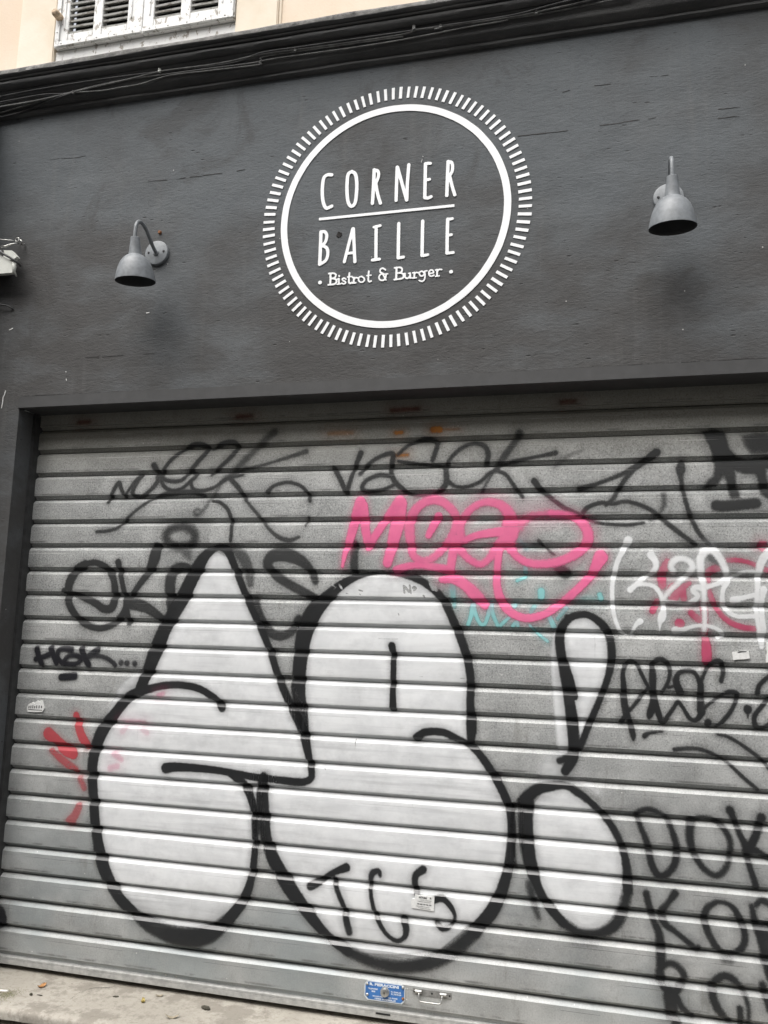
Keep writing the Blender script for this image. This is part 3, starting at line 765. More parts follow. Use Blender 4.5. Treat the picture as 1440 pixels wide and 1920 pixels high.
A = (160, 780, 2.88); B = (580, 780, 2.88); Cc = (960, 780, 3); L3 = (0, 1060, 3); L4 = (480, 1060, 3); L5 = (960, 1060, 3); L6 = (0, 1440, 3); L7 = (480, 1440, 3); L8 = (960, 1440, 3)
Pz = (620, 900, 2.667); Wz = (1100, 980, 4.235); Qz = (1120, 1220, 4.5); Rz = (1160, 1480, 4.364); Hz = (40, 1190, 5.54); Tz = (820, 1060, 4.235)
BLK = (.017, .018, .019)
S_black = mat_spray('black_spray_paint', BLK, rough=.30, worn=.12)
S_grey = mat_spray('worn_black_spray_paint', (.030, .031, .031), rough=.5, worn=.30, seed=3)
S_white = mat_spray('white_spray_paint', (.80, .81, .81), (.70, .71, .715), rough=.5, worn=.12, smudge=True, seed=6)
S_pink = mat_spray('pink_spray_paint', (.84, .18, .35), (.78, .14, .31), rough=.45, worn=.22, seed=1)
S_pink2 = mat_spray('dull_pink_spray_paint', (.50, .075, .15), (.42, .06, .12), rough=.5, worn=.25, seed=8)
S_cyan = mat_spray('turquoise_spray_paint', (.26, .56, .56), rough=.5, worn=.35, seed=9)
S_red = mat_spray('red_spray_paint', (.52, .07, .085), rough=.45, worn=.25, seed=4)
S_wht2 = mat_spray('white_marker_paint', (.84, .85, .85), rough=.4, worn=.15, seed=2)
S_ink = mat_spray('black_marker_ink', (.016, .016, .020), rough=.4, worn=.1, seed=5)
S_rust = mat_spray('orange_rust_stain', (.55, .22, .04), (.34, .12, .02), rough=.9, worn=.3, seed=5)
S_rust2 = mat_spray('dark_red_rust_stain', (.16, .035, .015), rough=.9, worn=.3, seed=6)

for P_, w_, so, op_, lb in (([(812,806),(824,806)], 12, 8, .85, 'bright orange rust spot with a smear on the second slat'), ([(742,812),(754,811)], 7, 7, .7, 'small orange rust spot left of the bright one'), ([(618,813),(640,812),(660,811)], 8, 12, .4, 'faint yellow rust smear above the letter V'), ([(742,854),(764,853)], 7, 8, .65, 'orange rust spot above the letter S of the VASEK tag')):
    film('rust_stain', [st(FULL, P_, w_, so, op_)]+([st(FULL, [(826,806),(862,805)], 3, 7, .5)] if w_ == 12 else []), S_rust, 1, lb, .004)
for P_, lb in (([(734,769),(785,766)], 'dark red rust stain under the middle of the lintel'), ([(1052,754),(1078,752)], 'dark red rust stain under the lintel towards the right'), ([(445,782),(472,780)], 'dark red rust stain under the lintel left of the middle'), ([(148,792),(168,791)], 'dark red rust stain at the left end of the top slat')):
    film('rust_stain', [st(FULL, P_, 7, 12, .7)], S_rust2, 1, lb, .004)
film('graffiti_tag', [st(L3, [(430,842,34),(442,900,40),(462,960,46),(490,1010,44)], 30, 5, .85), st(L3, [(275,945,62),(320,985,56),(370,1035,60),(415,1062,50)], 50, 5, .85), st(L3, [(290,1040,26),(350,1092,40),(425,1150,40)], 30, 5, .6),
  st(L6, [(450,55,30),(475,110,30)], 30, 6, .5), st(L6, [(445,215,40),(425,260,44),(395,300,54)], 40, 5, .55)], S_red, 2, 'red painted zigzag letter M at the left edge')
film('graffiti_tag', [st(Tz, [(125,130,60),(125,220,46),(135,330,30)], 40, 8, .55), st(Tz, [(245,470,26),(268,400,30),(285,312,36)], 30), st(Tz, [(285,312,34),(305,390,28),(340,462,24),(378,462,24),(405,390,28),(424,300,36)], 30), st(Tz, [(424,300,36),(442,390,26),(480,478,26)], 26),
  st(Tz, [(500,480,24),(540,440,22),(578,408,20)], 22), st(Tz, [(610,312,38),(612,322,38)], 38), st(Tz, [(825,205,50),(825,250,46)], 46), st(Tz, [(1290,232,34),(1300,265,34)], 34), st(Tz, [(770,330,36),(745,368,34)], 30, 5, .6), st(Tz, [(1100,265,50),(1270,262,40)], 40, 12, .3),
  st(Tz, [(885,400,30),(905,440,34),(925,485,34)], 34), st(Tz, [(1025,340,34),(985,385,30),(955,425,24)], 30, 6, .7), st(Tz, [(735,475,16),(800,545,14),(875,602,20)], 16), st(Tz, [(635,122,22),(700,95,20)], 22), st(Tz, [(702,15,30),(700,50,34)], 30, 5, .7), st(Tz, [(600,480,26),(630,450,28),(640,480,20)], 24),
  st(Cc, [(30,690,30),(80,750,26)], 24, 10, .35)], S_cyan, 2, 'turquoise scribbled letters below the pink tag')
film('graffiti_tag', [st(Wz, [(640,310,50),(600,400,70),(600,500,60)], 60, 8, .9), st(Wz, [(700,530,110),(690,580,90)], 90, 6, .9), st(Wz, [(820,478,26),(760,520,60),(770,600,50)], 50, 6, .85), st(Wz, [(560,625,44),(525,700,50)], 50, 5, .85),
  st(Wz, [(1040,355,60),(965,400,56),(965,520,44),(1000,620,40),(1060,720,40),(1140,790,44),(1240,830,44),(1345,842,40)], 40, 5, .85), st(Wz, [(1110,300,38),(1200,298,36),(1300,320,34),(1400,365,40),(1445,380,40)], 36, 5, .8),
  st(Wz, [(735,800,72),(740,802,72)], 72, 5, .9), st(Wz, [(830,720,50),(890,770,60)], 56, 6, .85), st(Wz, [(930,640,60),(942,900,50),(950,990,72),(955,1095,72)], 60, 5, .9), st(Wz, [(1400,180,80),(1410,195,80)], 80, 8, .85)], S_pink2, 2, 'dull pink letters underneath the white tag')
# tags in worn black along the top
film('graffiti_tag', [
  st(A, [(125,465,18),(150,410,18),(182,362,22),(196,395,20),(213,434,18)], 18, 5, .82), st(A, [(213,434,14),(250,380,16),(300,326,30)], 18, 5, .82), st(A, [(298,330,20),(265,385,22),(258,425,22),(298,436,18),(350,402,18),(392,352,24),(392,320,28)], 18, 5, .8),
  st(A, [(372,266,32),(388,295,26),(420,338,22),(470,352,20),(520,346,18),(560,305,20),(605,250,22),(655,195,24),(655,165,26),(600,152,24),(545,172,18)], 20, 6, .85),
  st(A, [(545,175,16),(470,232,18),(425,290,18),(412,345,20),(432,385,20),(475,402,18),(525,388,16),(568,352,18),(600,318,20),(565,300,14)], 18, 5, .85),
  st(A, [(690,178,16),(740,148,20),(800,142,26),(822,170,26),(792,215,22),(740,265,20),(680,318,14)], 20, 6, .85), st(A, [(600,320,16),(572,355,16),(586,395,18),(640,402,18),(705,380,16),(770,335,22),(850,318,12)], 18, 5, .82),
  st(A, [(1022,88,40),(960,140,36),(880,220,34),(800,300,30),(745,345,20),(712,400,14),(680,445,14),(640,505,18),(605,535,22),(590,520,16),(605,503,14),(622,510,12)], 24, 12, .62),
  st(A, [(1192,192,26),(1150,206,20),(1050,238,14),(930,272,12),(840,290,14),(775,330,16)], 16, 6, .7), st(A, [(785,340,24),(830,390,24),(870,458,16)], 20, 5, .82), st(A, [(880,470,14),(930,530,16),(985,600,14),(1040,650,20),(1100,670,22),(1155,652,12)], 16, 5, .7), st(A, [(1190,592,8),(1206,545,12)], 10, 4, .7),
  st(A, [(985,408,24),(1020,376,16),(1090,358,16),(1160,375,16),(1202,418,16),(1214,460,18)], 16, 5, .84),
  st(A, [(62,625,14),(120,620,16),(180,600,14),(240,540,14),(300,490,14),(370,445,14),(440,420,20),(560,408,22),(640,428,18)], 16, 5, .78), st(A, [(690,460,12),(730,468,16),(770,505,18),(788,560,18),(790,620,16),(785,672,16)], 16, 4, .85)],
  S_grey, 3, 'black tag of scrawled joined letters NOSEK at the upper left')
film('graffiti_tag', [
  st(B, [(130,280,22),(165,335,24),(200,415,24)], 22, 5, .85), st(B, [(200,415,24),(235,310,20),(278,200,28)], 22, 5, .85),
  st(B, [(275,312,18),(320,260,18),(385,218,20),(450,203,24),(448,250,24),(440,295,22),(460,350,26),(495,385,24),(540,418,18),(620,430,16),(690,412,18),(735,370,28),(740,315,28),(725,275,20),(640,262,12),(560,255,16),(480,244,14)], 20, 5, .85),
  st(B, [(445,325,20),(380,318,20),(312,345,20),(285,388,22),(320,405,20),(400,395,16),(465,368,18)], 18, 5, .85), st(B, [(480,208,16),(530,162,16),(600,130,24),(660,126,24),(692,150,24),(682,190,24),(665,240,22)], 20, 6, .85),
  st(B, [(735,290,20),(762,230,20),(820,175,20),(890,148,20),(948,165,24),(966,210,26),(955,260,26)], 20, 6, .84), st(B, [(745,350,24),(790,378,16),(850,380,16),(920,355,18),(975,308,20),(1020,290,18)], 18, 5, .85),
  st(B, [(1135,92,40),(1110,140,34),(1062,205,36),(1020,265,30),(975,330,14),(930,410,14)], 30, 9, .72), st(B, [(1328,200,28),(1250,216,16),(1150,235,16),(1040,262,16),(1000,292,20)], 16, 5, .84), st(B, [(1000,292,20),(1060,315,18),(1108,380,18),(1152,436,18)], 18, 5, .85)],
  S_grey, 3, 'black tag reading VASEK above the pink letters')
film('graffiti_tag', [
  st(Cc, [(125,365,34),(160,410,30),(220,460,22),(290,512,22),(370,550,22),(440,588,16),(520,605,14),(640,612,16),(740,600,14)], 22, 5, .86), st(Cc, [(780,585,18),(835,535,20),(855,490,28),(852,445,30)], 22, 9, .6),
  st(Cc, [(812,205,44),(760,242,38),(690,290,32),(600,335,22),(480,380,20),(378,408,26)], 26, 5, .86), st(Cc, [(690,295,24),(640,350,24),(600,410,22),(570,462,22),(528,500,18)], 20, 5, .86),
  st(Cc, [(400,540,22),(430,510,22),(500,487,20),(570,492,20),(640,480,20),(720,500,20),(800,540,22),(870,600,24),(960,670,24),(1035,722,20)], 20, 5, .88),
  st(Cc, [(955,255,20),(948,298,50),(948,340,26),(962,420,20),(985,510,22),(1020,600,22),(1060,670,24),(1115,725,20)], 22, 5, .86), st(Cc, [(1095,780,30),(1165,825,34)], 30, 8, .8), st(Cc, [(240,285,18),(300,232,20),(400,190,12)], 16, 9, .4),
  st(Cc, [(150,700,18),(185,735,10),(235,780,9)], 12, 4, .7), st(FULL, [(1048,1066,18),(1060,1075,22)], 20, 8, .8)], S_grey, 3, 'long looping black scrawl right of the VASEK tag')
film('graffiti_tag', [
  pg(Cc, [(1072,80),(1130,66),(1196,76),(1210,130),(1222,180),(1262,222),(1330,238),(1440,222),(1520,222),(1520,330),(1430,300),(1432,340),(1450,400),(1480,470),(1440,470),(1400,440),(1385,390),(1372,330),(1300,326),(1256,312),(1262,380),(1286,462),(1226,462),(1215,400),(1190,345),(1150,395),(1085,412),(1070,402),(1100,362),(1128,340),(1138,290),(1128,225),(1108,170),(1085,130)], 9, .93, False),
  pg(Cc, [(1288,112),(1380,92),(1520,100),(1520,215),(1345,212),(1308,170)], 14, .84, False), st(Cc, [(1150,502,60),(1200,505,60),(1370,490,58)], 58, 8, .93)], S_grey, 3, 'thick soft black block letters underlined at the upper right')
film('graffiti_tag', [
  st(A, [(515+78*math.cos(q_), 652+56*math.sin(q_), 46) for q_ in np.linspace(0, 2*math.pi, 17)], 46, 18, .85), st(A, [(550,742,60),(560,765,34)], 40, 16, .55),
  st(FULL, [(160,1058,10),(181,1055,10),(202,1067,12),(213,1086,12),(216,1113,13),(211,1138,14),(195,1141,13),(181,1132,12),(160,1122,10),(120,1107,9)], 12, 5, .93), st(FULL, [(160,1058,14),(143,1070,16),(130,1095,15),(129,1127,13),(140,1151,12),(160,1170,10),(187,1178,10),(213,1170,11),(231,1150,11),(240,1126,8)], 12, 5, .93),
  st(FULL, [(222,1054,11),(228,1085,9),(235,1120,9),(242,1167,11)], 10, 5, .93), st(FULL, [(294,1027,20),(289,1050,20),(279,1072,14),(261,1097,10),(241,1124,8)], 14, 5, .93), st(FULL, [(240,1132,18),(264,1135,20),(285,1145,16),(309,1164,12)], 16, 6, .93),
  st(FULL, [(323,1141,18),(319,1103,20),(323,1076,20),(337,1064,18),(354,1066,14),(362,1078,10)], 18, 7, .88), st(FULL, [(438,1030,10),(455,1044,20),(466,1068,18),(470,1095,12)], 16, 9, .6),
  st(FULL, [(592,1090,12),(582,1068,14),(562,1049,20),(535,1040,24),(512,1042,22),(502,1058,17),(518,1079,15),(542,1095,16),(570,1110,16),(590,1122,16)], 18, 7, .86), st(FULL, [(479,1127,13),(488,1155,15),(500,1179,16),(521,1192,16),(545,1185,14),(560,1160,14)], 16, 7, .86), st(FULL, [(665,1020,14),(664,1062,14),(667,1093,9)], 14, 7, .85)],
  S_grey, 4, 'large worn black letters OKPS with a round blot above, behind the white peak')
film('graffiti_tag', [
  st(Qz, [(240,120,24),(215,180,28),(222,300,42),(236,440,36),(265,560,34),(298,700,46),(304,755,12)], 30, 4, .93), st(Qz, [(225,130,26),(278,84,32),(330,112,26),(370,190,26),(410,270,26),(455,345,28)], 28, 4, .9), st(Qz, [(205,600,44),(240,540,30),(300,470,26),(380,370,26),(430,310,22)], 26, 4, .9), st(Qz, [(200,370,18),(214,460,22),(226,540,18)], 18, 4, .85),
  st(Qz, [(460,110,30),(466,220,56),(470,330,46),(475,440,64),(444,530,54),(435,574,10)], 40, 4, .93), st(Qz, [(465,105,34),(525,68,40),(588,100,36),(612,180,30),(592,270,26),(545,350,22)], 30, 4, .88), st(Qz, [(480,430,60),(520,540,44),(552,605,40),(600,540,32),(640,485,28),(680,432,28),(720,480,28),(780,570,32),(838,580,34),(885,515,50)], 34, 4, .93),
  st(Qz, [(700,355,60),(665,265,52),(680,198,36),(740,172,30),(810,182,30),(852,240,32),(862,340,26),(856,430,26),(872,505,60)], 32, 4, .93), st(Qz, [(600,310,22),(650,298,18),(690,335,20)], 20, 4, .85),
  st(Qz, [(884,480,24),(884,330,24),(882,240,24),(930,142,24),(990,88,36),(1048,100,38),(1060,180,34),(1042,255,34)], 28, 4, .9), st(Qz, [(880,500,40),(940,450,20),(1030,390,22),(1110,348,36),(1180,365,36),(1162,440,28),(1110,530,30),(1050,600,30),(1000,640,18)], 26, 4, .88),
  st(Qz, [(932,600,54),(935,620,50)], 50, 5, .9), st(Qz, [(1268,490,64),(1268,495,64)], 64, 4, .95), st(Qz, [(1268,520,18),(1268,566,8)], 10, 4, .9), st(Qz, [(1350,362,36),(1366,292,32),(1440,222,32),(1490,210,30)], 30, 4, .9), st(Qz, [(1445,410,30),(1375,480,32),(1322,560,36),(1340,640,38),(1400,650,36),(1470,605,30)], 32, 4, .9),
  st(Qz, [(400,716,42),(432,696,26),(550,680,8)], 20, 4, .9), st(Qz, [(1010,705,12),(1100,725,24),(1200,780,26),(1300,852,28),(1380,915,26),(1450,1000,26)], 24, 4, .8), st(Qz, [(650,832,32),(760,822,30),(860,828,26),(960,862,26),(1040,908,22),(1130,975,22),(1220,1060,28),(1355,1175,26)], 26, 4, .8)],
  S_black, 4, 'black tag reading PROS 2 beside the exclamation mark')
film('graffiti_tag', [
  st(Rz, [(140,200,34),(180,310,42),(230,430,50),(262,580,54),(312,690,56),(380,695,56),(450,620,54),(475,500,54),(450,380,48),(390,240,36),(300,178,40),(220,162,38),(140,200,40)], 46, 8, .92),
  st(Rz, [(590,260,70),(580,380,64),(612,520,50),(692,640,48),(790,702,50),(862,660,50),(905,560,36),(912,440,46),(872,340,44),(780,255,40),(680,228,34),(590,260,50)], 46, 8, .9),
  st(Rz, [(908,165,64),(950,260,44),(990,370,44),(1040,470,60),(1062,600,44),(1108,740,46),(1125,800,50)], 46, 7, .92), st(Rz, [(1165,228,70),(1140,330,60),(1090,440,70),(1060,500,100),(1130,510,60),(1215,560,44),(1300,600,40)], 56, 7, .92),
  st(Rz, [(225,850,56),(250,950,54),(290,1080,54),(330,1180,64),(345,1330,76),(345,1440,76)], 56, 8, .9), st(Rz, [(460,850,60),(400,930,44),(350,1000,60),(372,1090,60),(460,1160,40),(560,1240,40),(635,1308,54),(655,1285,30)], 46, 7, .9),
  st(Rz, [(800,918,36),(722,970,54),(702,1060,54),(732,1170,54),(800,1290,54),(880,1348,40),(975,1328,50),(1028,1250,54),(1026,1160,50),(990,1060,54),(940,970,42),(870,925,32),(800,918,32)], 46, 7, .9), st(Rz, [(860,1400,40),(920,1405,40)], 40, 14, .6),
  st(Rz, [(1085,950,40),(1110,1060,54),(1150,1180,66),(1182,1300,64),(1215,1450,60),(1235,1540,60)], 56, 8, .9), st(Rz, [(1120,945,36),(1165,908,46),(1230,932,54),(1300,980,50)], 46, 7, .9), st(Rz, [(1160,1205,66),(1240,1195,66),(1300,1150,50)], 60, 7, .9),
  st(Rz, [(345,1560,80),(338,1475,64),(390,1428,52),(460,1432,52),(522,1492,54),(540,1560,48)], 56, 9, .9), st(Rz, [(540,1560,48),(470,1650,64),(420,1680,110),(430,1760,110),(425,1840,96)], 80, 9, .9), st(Rz, [(360,1620,40),(430,1660,100)], 60, 9, .9), st(Rz, [(470,1700,60),(520,1785,52),(600,1858,40)], 50, 8, .9),
  st(Rz, [(905,1905,40),(822,1810,64),(772,1700,64),(772,1600,64),(830,1535,64),(900,1532,62),(975,1590,52),(1030,1680,36),(1060,1790,30),(1062,1920,30)], 52, 9, .9), st(Rz, [(990,1790,46),(1002,1920,44)], 44, 7, .9), st(Rz, [(1175,1592,56),(1205,1700,56),(1235,1800,56)], 56, 9, .9), st(Rz, [(470,1905,76),(470,1960,76)], 76, 9, .85), st(FULL, [(1440,1750,40),(1446,1800,40)], 40, 8, .8)],
  S_black, 4, 'rows of black capitals DOK KOP RO at the lower right')
# the big white throw-up
Lf = [(404,1034),(428,1045),(448,1090),(482,1170),(520,1258),(545,1318),(572,1372),(584,1420),(584,1464),(520,1464),(500,1462),(488,1500),(485,1560),(474,1640),(457,1687),(425,1726),(390,1750),(330,1752),(275,1732),(228,1690),(197,1630),(180,1560),(174,1480),(177,1410),(192,1368),(217,1335),(245,1302),(262,1290),(285,1240),(320,1165),(352,1100),(385,1050)]
Mf = [(715,1072),(650,1090),(610,1122),(582,1165),(566,1215),(562,1290),(566,1345),(574,1375),(584,1440),(584,1466),(500,1460),(500,1560),(512,1618),(545,1672),(600,1740),(660,1785),(740,1790),(820,1785),(868,1745),(925,1700),(950,1640),(958,1570),(950,1500),(925,1450),(890,1403),(882,1372),(882,1267),(870,1215),(850,1165),(820,1112),(770,1080)]
Ex = [(1085,1156),(1060,1166),(1044,1195),(1046,1240),(1056,1290),(1068,1350),(1076,1410),(1085,1420),(1105,1370),(1125,1310),(1143,1250),(1146,1200),(1128,1168),(1105,1156)]
Dt = [(1050,1478),(1020,1482),(998,1510),(990,1570),(994,1620),(1012,1680),(1040,1718),(1080,1742),(1120,1745),(1150,1728),(1170,1690),(1176,1640),(1168,1590),(1148,1545),(1120,1508),(1085,1480)]
CUTS['w'] = scrape(L4, [([(832,115),(836,155)], 10), ([(838,118),(862,150)], 11), ([(866,112),(872,158)], 9), ([(884,128),(892,122),(900,130),(890,140)], 12), ([(940,168),(950,176)], 7), ([(580,140),(600,146)], 7), ([(583,160),(590,168)], 4),
   ([(690,412),(800,415)], 4), ([(560,690),(556,750)], 2.5), ([(562,980),(556,1040)], 4), ([(505,158),(520,160)], 4), ([(800,268),(806,282)], 4), ([(385,1140),(395,1150)], 4), ([(400,602),(440,604)], 2.5), ([(915,622),(940,625)], 2.5), ([(1150,634),(1176,634)], 3)])
CUTS['b'] = scrape(L4, [([(985,100),(1000,130)], 26), ([(1010,95),(1015,140)], 16), ([(470,110),(482,128)], 12), ([(430,112),(445,120)], 6), ([(455,122),(440,135)], 5)])
film('graffiti_throw_up', [pg(FULL, Lf, 6, .97, False), pg(FULL, Mf, 6, .97, False), st(FULL, [(217,1335,30),(245,1292,34),(290,1268,34),(350,1262,44),(400,1290,30)], 40, 14, .7), st(FULL, [(575,1385,30),(600,1430,60)], 40, 8, .97)], S_white, 6, 'white painted body of the two large bubble letters', .005, 'w')
film('graffiti_throw_up', [pg(FULL, Ex, 6, .97, False), pg(FULL, Dt, 6, .97, False), st(FULL, [(1045,1185,12),(1043,1230,20),(1050,1320,24),(1058,1400,26)], 24, 10, .85), st(FULL, [(1060,1420,30),(1040,1450,60),(1050,1475,40)], 40, 26, .6), st(FULL, [(1020,1478,16),(1080,1464,14),(1120,1485,14)], 14, 14, .5)], S_white, 6, 'white painted drop and oval of the large exclamation mark', .006)
film('graffiti_outline', [
  st(FULL, [(400,1030,13),(386,1042,18),(370,1067,24),(340,1127,26),(313,1173,25),(293,1220,27),(278,1258,22),(263,1292,18)], 24, 5, .97), st(FULL, [(395,1034,12),(410,1026,12),(428,1034,13),(448,1082,12),(462,1117,12),(479,1155,12),(504,1212,12),(523,1270,13),(547,1325,15),(568,1368,18),(580,1420,13),(585,1450,12),(580,1462,12),(560,1466,13),(507,1460,12),(480,1457,12),(400,1443,12),(333,1438,15),(312,1440,18)], 12, 5, .97),
  st(FULL, [(417,1328,13),(408,1314,12),(393,1302,12),(367,1289,12),(327,1284,12),(287,1290,13),(247,1304,18),(217,1337,19),(193,1370,23),(179,1407,21),(174,1443,19),(176,1490,18),(181,1557,19),(194,1622,23),(220,1677,20),(253,1713,18)], 18, 5, .97),
  st(FULL, [(253,1713,18),(283,1736,24),(323,1752,30),(355,1758,34),(380,1756,32),(405,1744,26),(430,1722,20)], 26, 11, .95), st(FULL, [(430,1722,20),(457,1687,17),(473,1640,13),(479,1573,11),(475,1510,13),(460,1473,15),(433,1449,14)], 14, 5, .97)],
  S_black, 7, 'black outline of the peaked left bubble letter')
film('graffiti_outline', [
  st(FULL, [(883,1388,13),(884,1360,19),(882,1320,14),(882,1267,14),(872,1220,15),(853,1170,15),(830,1123,14),(800,1095,13),(767,1081,11),(720,1074,7),(680,1079,9),(647,1093,15),(617,1117,22),(587,1150,32),(570,1193,30),(563,1243,26),(560,1293,26),(567,1343,22),(573,1370,12)], 14, 5, .97),
  st(FULL, [(735,1211,13),(738,1227,10),(738,1260,10),(737,1293,10),(737,1328,13)], 10, 4, .97), st(FULL, [(782,1383,15),(797,1373,13),(830,1373,13),(863,1388,12),(887,1402,12),(910,1428,14),(940,1478,15),(957,1523,15),(959,1573,15),(950,1640,18),(927,1700,23),(890,1747,24)], 14, 5, .97),
  st(FULL, [(890,1747,24),(847,1785,26),(800,1806,24),(747,1811,22),(697,1802,20),(653,1783,18)], 22, 12, .88), st(FULL, [(653,1783,18),(613,1753,16),(577,1710,22),(543,1663,27),(515,1613,24),(500,1573,21),(494,1523,24),(492,1480,22),(495,1455,14)], 20, 6, .97), st(FULL, [(487,1475,8),(482,1560,9)], 9, 5, .8),
  st(L7, [(308,665,42),(360,640,36),(430,590,30),(508,558,46)], 36, 5, .95), st(L7, [(435,600,22),(460,690,26),(495,780,26),(510,860,36),(525,922,36)], 28, 6, .95),
  st(L7, [(700,605,14),(690,578,26),(655,592,34),(645,650,20),(652,740,20),(680,840,24),(732,930,20),(790,970,20),(836,950,26),(845,900,36),(830,850,36)], 24, 5, .95),
  st(L7, [(940,570,42),(900,602,36),(896,660,32),(906,705,30)], 34, 5, .95), st(L7, [(990,745,36),(1050,736,32),(1100,785,26),(1120,840,16),(1095,892,16),(1050,905,26),(1015,875,20)], 24, 5, .95)],
  S_black, 7, 'black outline of the tall middle bubble letter with TCS inside', .005, 'b')
film('graffiti_outline', [
  st(L5, [(300,1155,48),(338,1085,60),(348,1000,60),(335,850,64),(312,700,52),(285,550,50),(268,420,50),(285,340,46),(345,286,38),(430,280,38),(510,335,42),(550,410,42),(560,520,40),(535,640,34),(490,760,32),(430,900,34),(390,1000,36),(350,1050,50)], 40, 5, .97), st(L5, [(305,540,16),(335,640,22),(352,740,36)], 20, 4, .97), st(L5, [(268,1098,34),(320,1080,40)], 34, 6, .97), st(L5, [(310,290,30),(325,295,30)], 30, 4, .97),
  st(L8, [(60,190,70),(130,125,60),(220,105,46),(300,102,32),(370,137,42),(440,190,36),(510,262,36),(570,340,38),(620,450,38),(645,560,46),(650,690,56)], 40, 6, .97), st(L8, [(650,690,56),(615,820,60),(565,890,60),(480,930,50),(380,925,50),(290,870,50)], 50, 12, .93), st(L8, [(290,870,50),(210,780,50),(150,680,50),(110,560,70),(85,430,80),(75,300,84),(80,200,90)], 60, 6, .97),
  st(L8, [(15,200,20),(0,300,14),(10,420,12),(20,560,10)], 12, 5, .9), st(L8, [(100,650,50),(125,770,36),(150,840,24)], 36, 12, .75), st(L8, [(350,960,60),(450,975,60)], 50, 26, .35)],
  S_black, 7, 'black outline of the exclamation mark and the oval below it')
film('graffiti_tag', [
  st(Pz, [(60,432,10),(75,362,24),(100,290,38),(125,200,48),(150,115,54)], 40, 5, .93), st(Pz, [(162,130,50),(175,240,42),(190,335,36)], 40, 5, .93), st(Pz, [(192,330,34),(230,270,38),(285,190,40),(345,108,52)], 40, 6, .9), st(Pz, [(350,120,64),(335,220,66),(310,320,54),(285,412,44)], 50, 5, .93),
  st(Pz, [(400,300,44),(396,220,50),(425,150,44),(485,106,40),(550,106,40),(608,150,40),(630,210,38),(600,290,34),(555,352,36),(500,395,36),(450,402,36),(412,370,36),(400,300,40)], 40, 8, .85), st(Pz, [(540,182,38),(515,230,38),(490,278,28)], 36, 5, .9),
  st(Pz, [(650,300,44),(652,220,40),(695,152,34),(765,112,34),(840,120,44),(890,165,56),(900,230,84),(885,290,84),(840,335,56),(790,395,34),(750,420,32),(700,400,32),(640,345,40)], 40, 9, .86), st(Pz, [(670,300,28),(740,275,32),(850,258,44)], 34, 5, .9), st(Pz, [(625,300,54),(612,370,42),(600,440,38)], 42, 6, .9),
  st(Pz, [(330,447,36),(400,427,30),(480,427,30),(600,450,42)], 32, 6, .9), st(Pz, [(555,500,26),(620,497,42),(680,530,52),(730,580,58),(772,625,40)], 44, 7, .9),
  st(Pz, [(930,230,70),(1000,180,36),(1100,165,36)], 36, 16, .7), st(Pz, [(1100,165,34),(1200,180,34),(1270,230,46),(1287,300,50),(1240,360,46),(1150,405,42),(1060,420,38),(980,410,36),(920,370,36),(880,300,64)], 44, 8, .9),
  st(Pz, [(845,340,34),(835,430,32),(832,520,36),(850,595,42),(900,660,38),(980,690,36),(1070,670,34),(1150,620,36),(1230,550,38),(1300,480,38),(1330,425,52),(1350,388,68)], 38, 5, .93)],
  S_pink, 8, 'bright pink tag reading MEGO in looping letters')
film('graffiti_tag', [st(FULL, [(230,1352),(250,1352),(272,1354)], 6, 9, .3), st(FULL, [(236,1365),(230,1372)], 9, 8, .2), st(FULL, [(268,1368),(276,1374)], 9, 8, .2), st(FULL, [(214,1413),(228,1424)], 9, 9, .28), st(FULL, [(208,1440),(220,1436)], 11, 9, .25), st(FULL, [(297,1304),(307,1300)], 6, 8, .4)], S_pink, 8, 'faint pink traces inside the left bubble letter')
film('graffiti_tag', [
  st(Wz, [(330,137,62),(290,220,42),(245,310,36),(216,420,36),(202,520,32),(206,660,32),(227,770,30),(262,850,26),(310,885,14)], 34, 4, .95), st(Wz, [(355,870,16),(392,812,30),(425,782,48)], 34, 4, .9),
  st(Wz, [(510,258,60),(545,310,46),(540,370,38),(470,430,32),(400,485,36),(345,535,46),(390,497,32),(460,490,30),(530,506,32),(580,560,32),(605,620,36),(612,690,32)], 36, 5, .93), st(Wz, [(612,690,34),(596,750,60),(582,795,30),(578,850,8)], 34, 4, .85),
  st(Wz, [(690,390,40),(670,342,46),(702,297,50),(760,287,44),(820,312,48),(836,360,48),(790,420,44),(720,482,38),(650,552,34),(605,612,30)], 42, 8, .9), st(Wz, [(605,622,22),(700,628,14),(790,636,20),(850,615,38),(880,580,38),(846,542,42),(862,515,42),(920,514,50),(990,500,34),(1060,476,36),(1120,442,42),(1180,412,28),(1260,386,18),(1350,390,18)], 32, 5, .85),
  st(Wz, [(930,872,32),(936,780,32),(932,650,36),(926,500,46),(907,400,52),(902,290,60),(940,226,62),(1005,222,62),(1062,290,52),(1100,370,46),(1117,432,36)], 46, 7, .93), st(Wz, [(1117,468,42),(1080,540,32),(1080,640,36),(1112,700,32),(1180,740,32),(1260,746,32),(1365,738,32)], 34, 4, .88),
  st(Wz, [(1160,612,52),(1240,597,36),(1345,570,36)], 38, 4, .88), st(Wz, [(1450,235,60),(1398,290,62),(1372,360,52),(1356,470,42),(1350,600,36),(1346,720,36),(1366,830,36),(1382,930,42),(1388,985,36)], 40, 5, .9), st(Wz, [(1405,530,52),(1390,620,36),(1390,740,40),(1402,850,38),(1395,930,30)], 38, 4, .85),
  st(Wz, [(700,852,52),(760,850,34),(860,820,26),(960,820,26),(1040,846,28),(1082,890,28),(1040,916,30)], 30, 4, .82)],
  S_wht2, 9, 'white looping tag over dull pink paint at the right edge')
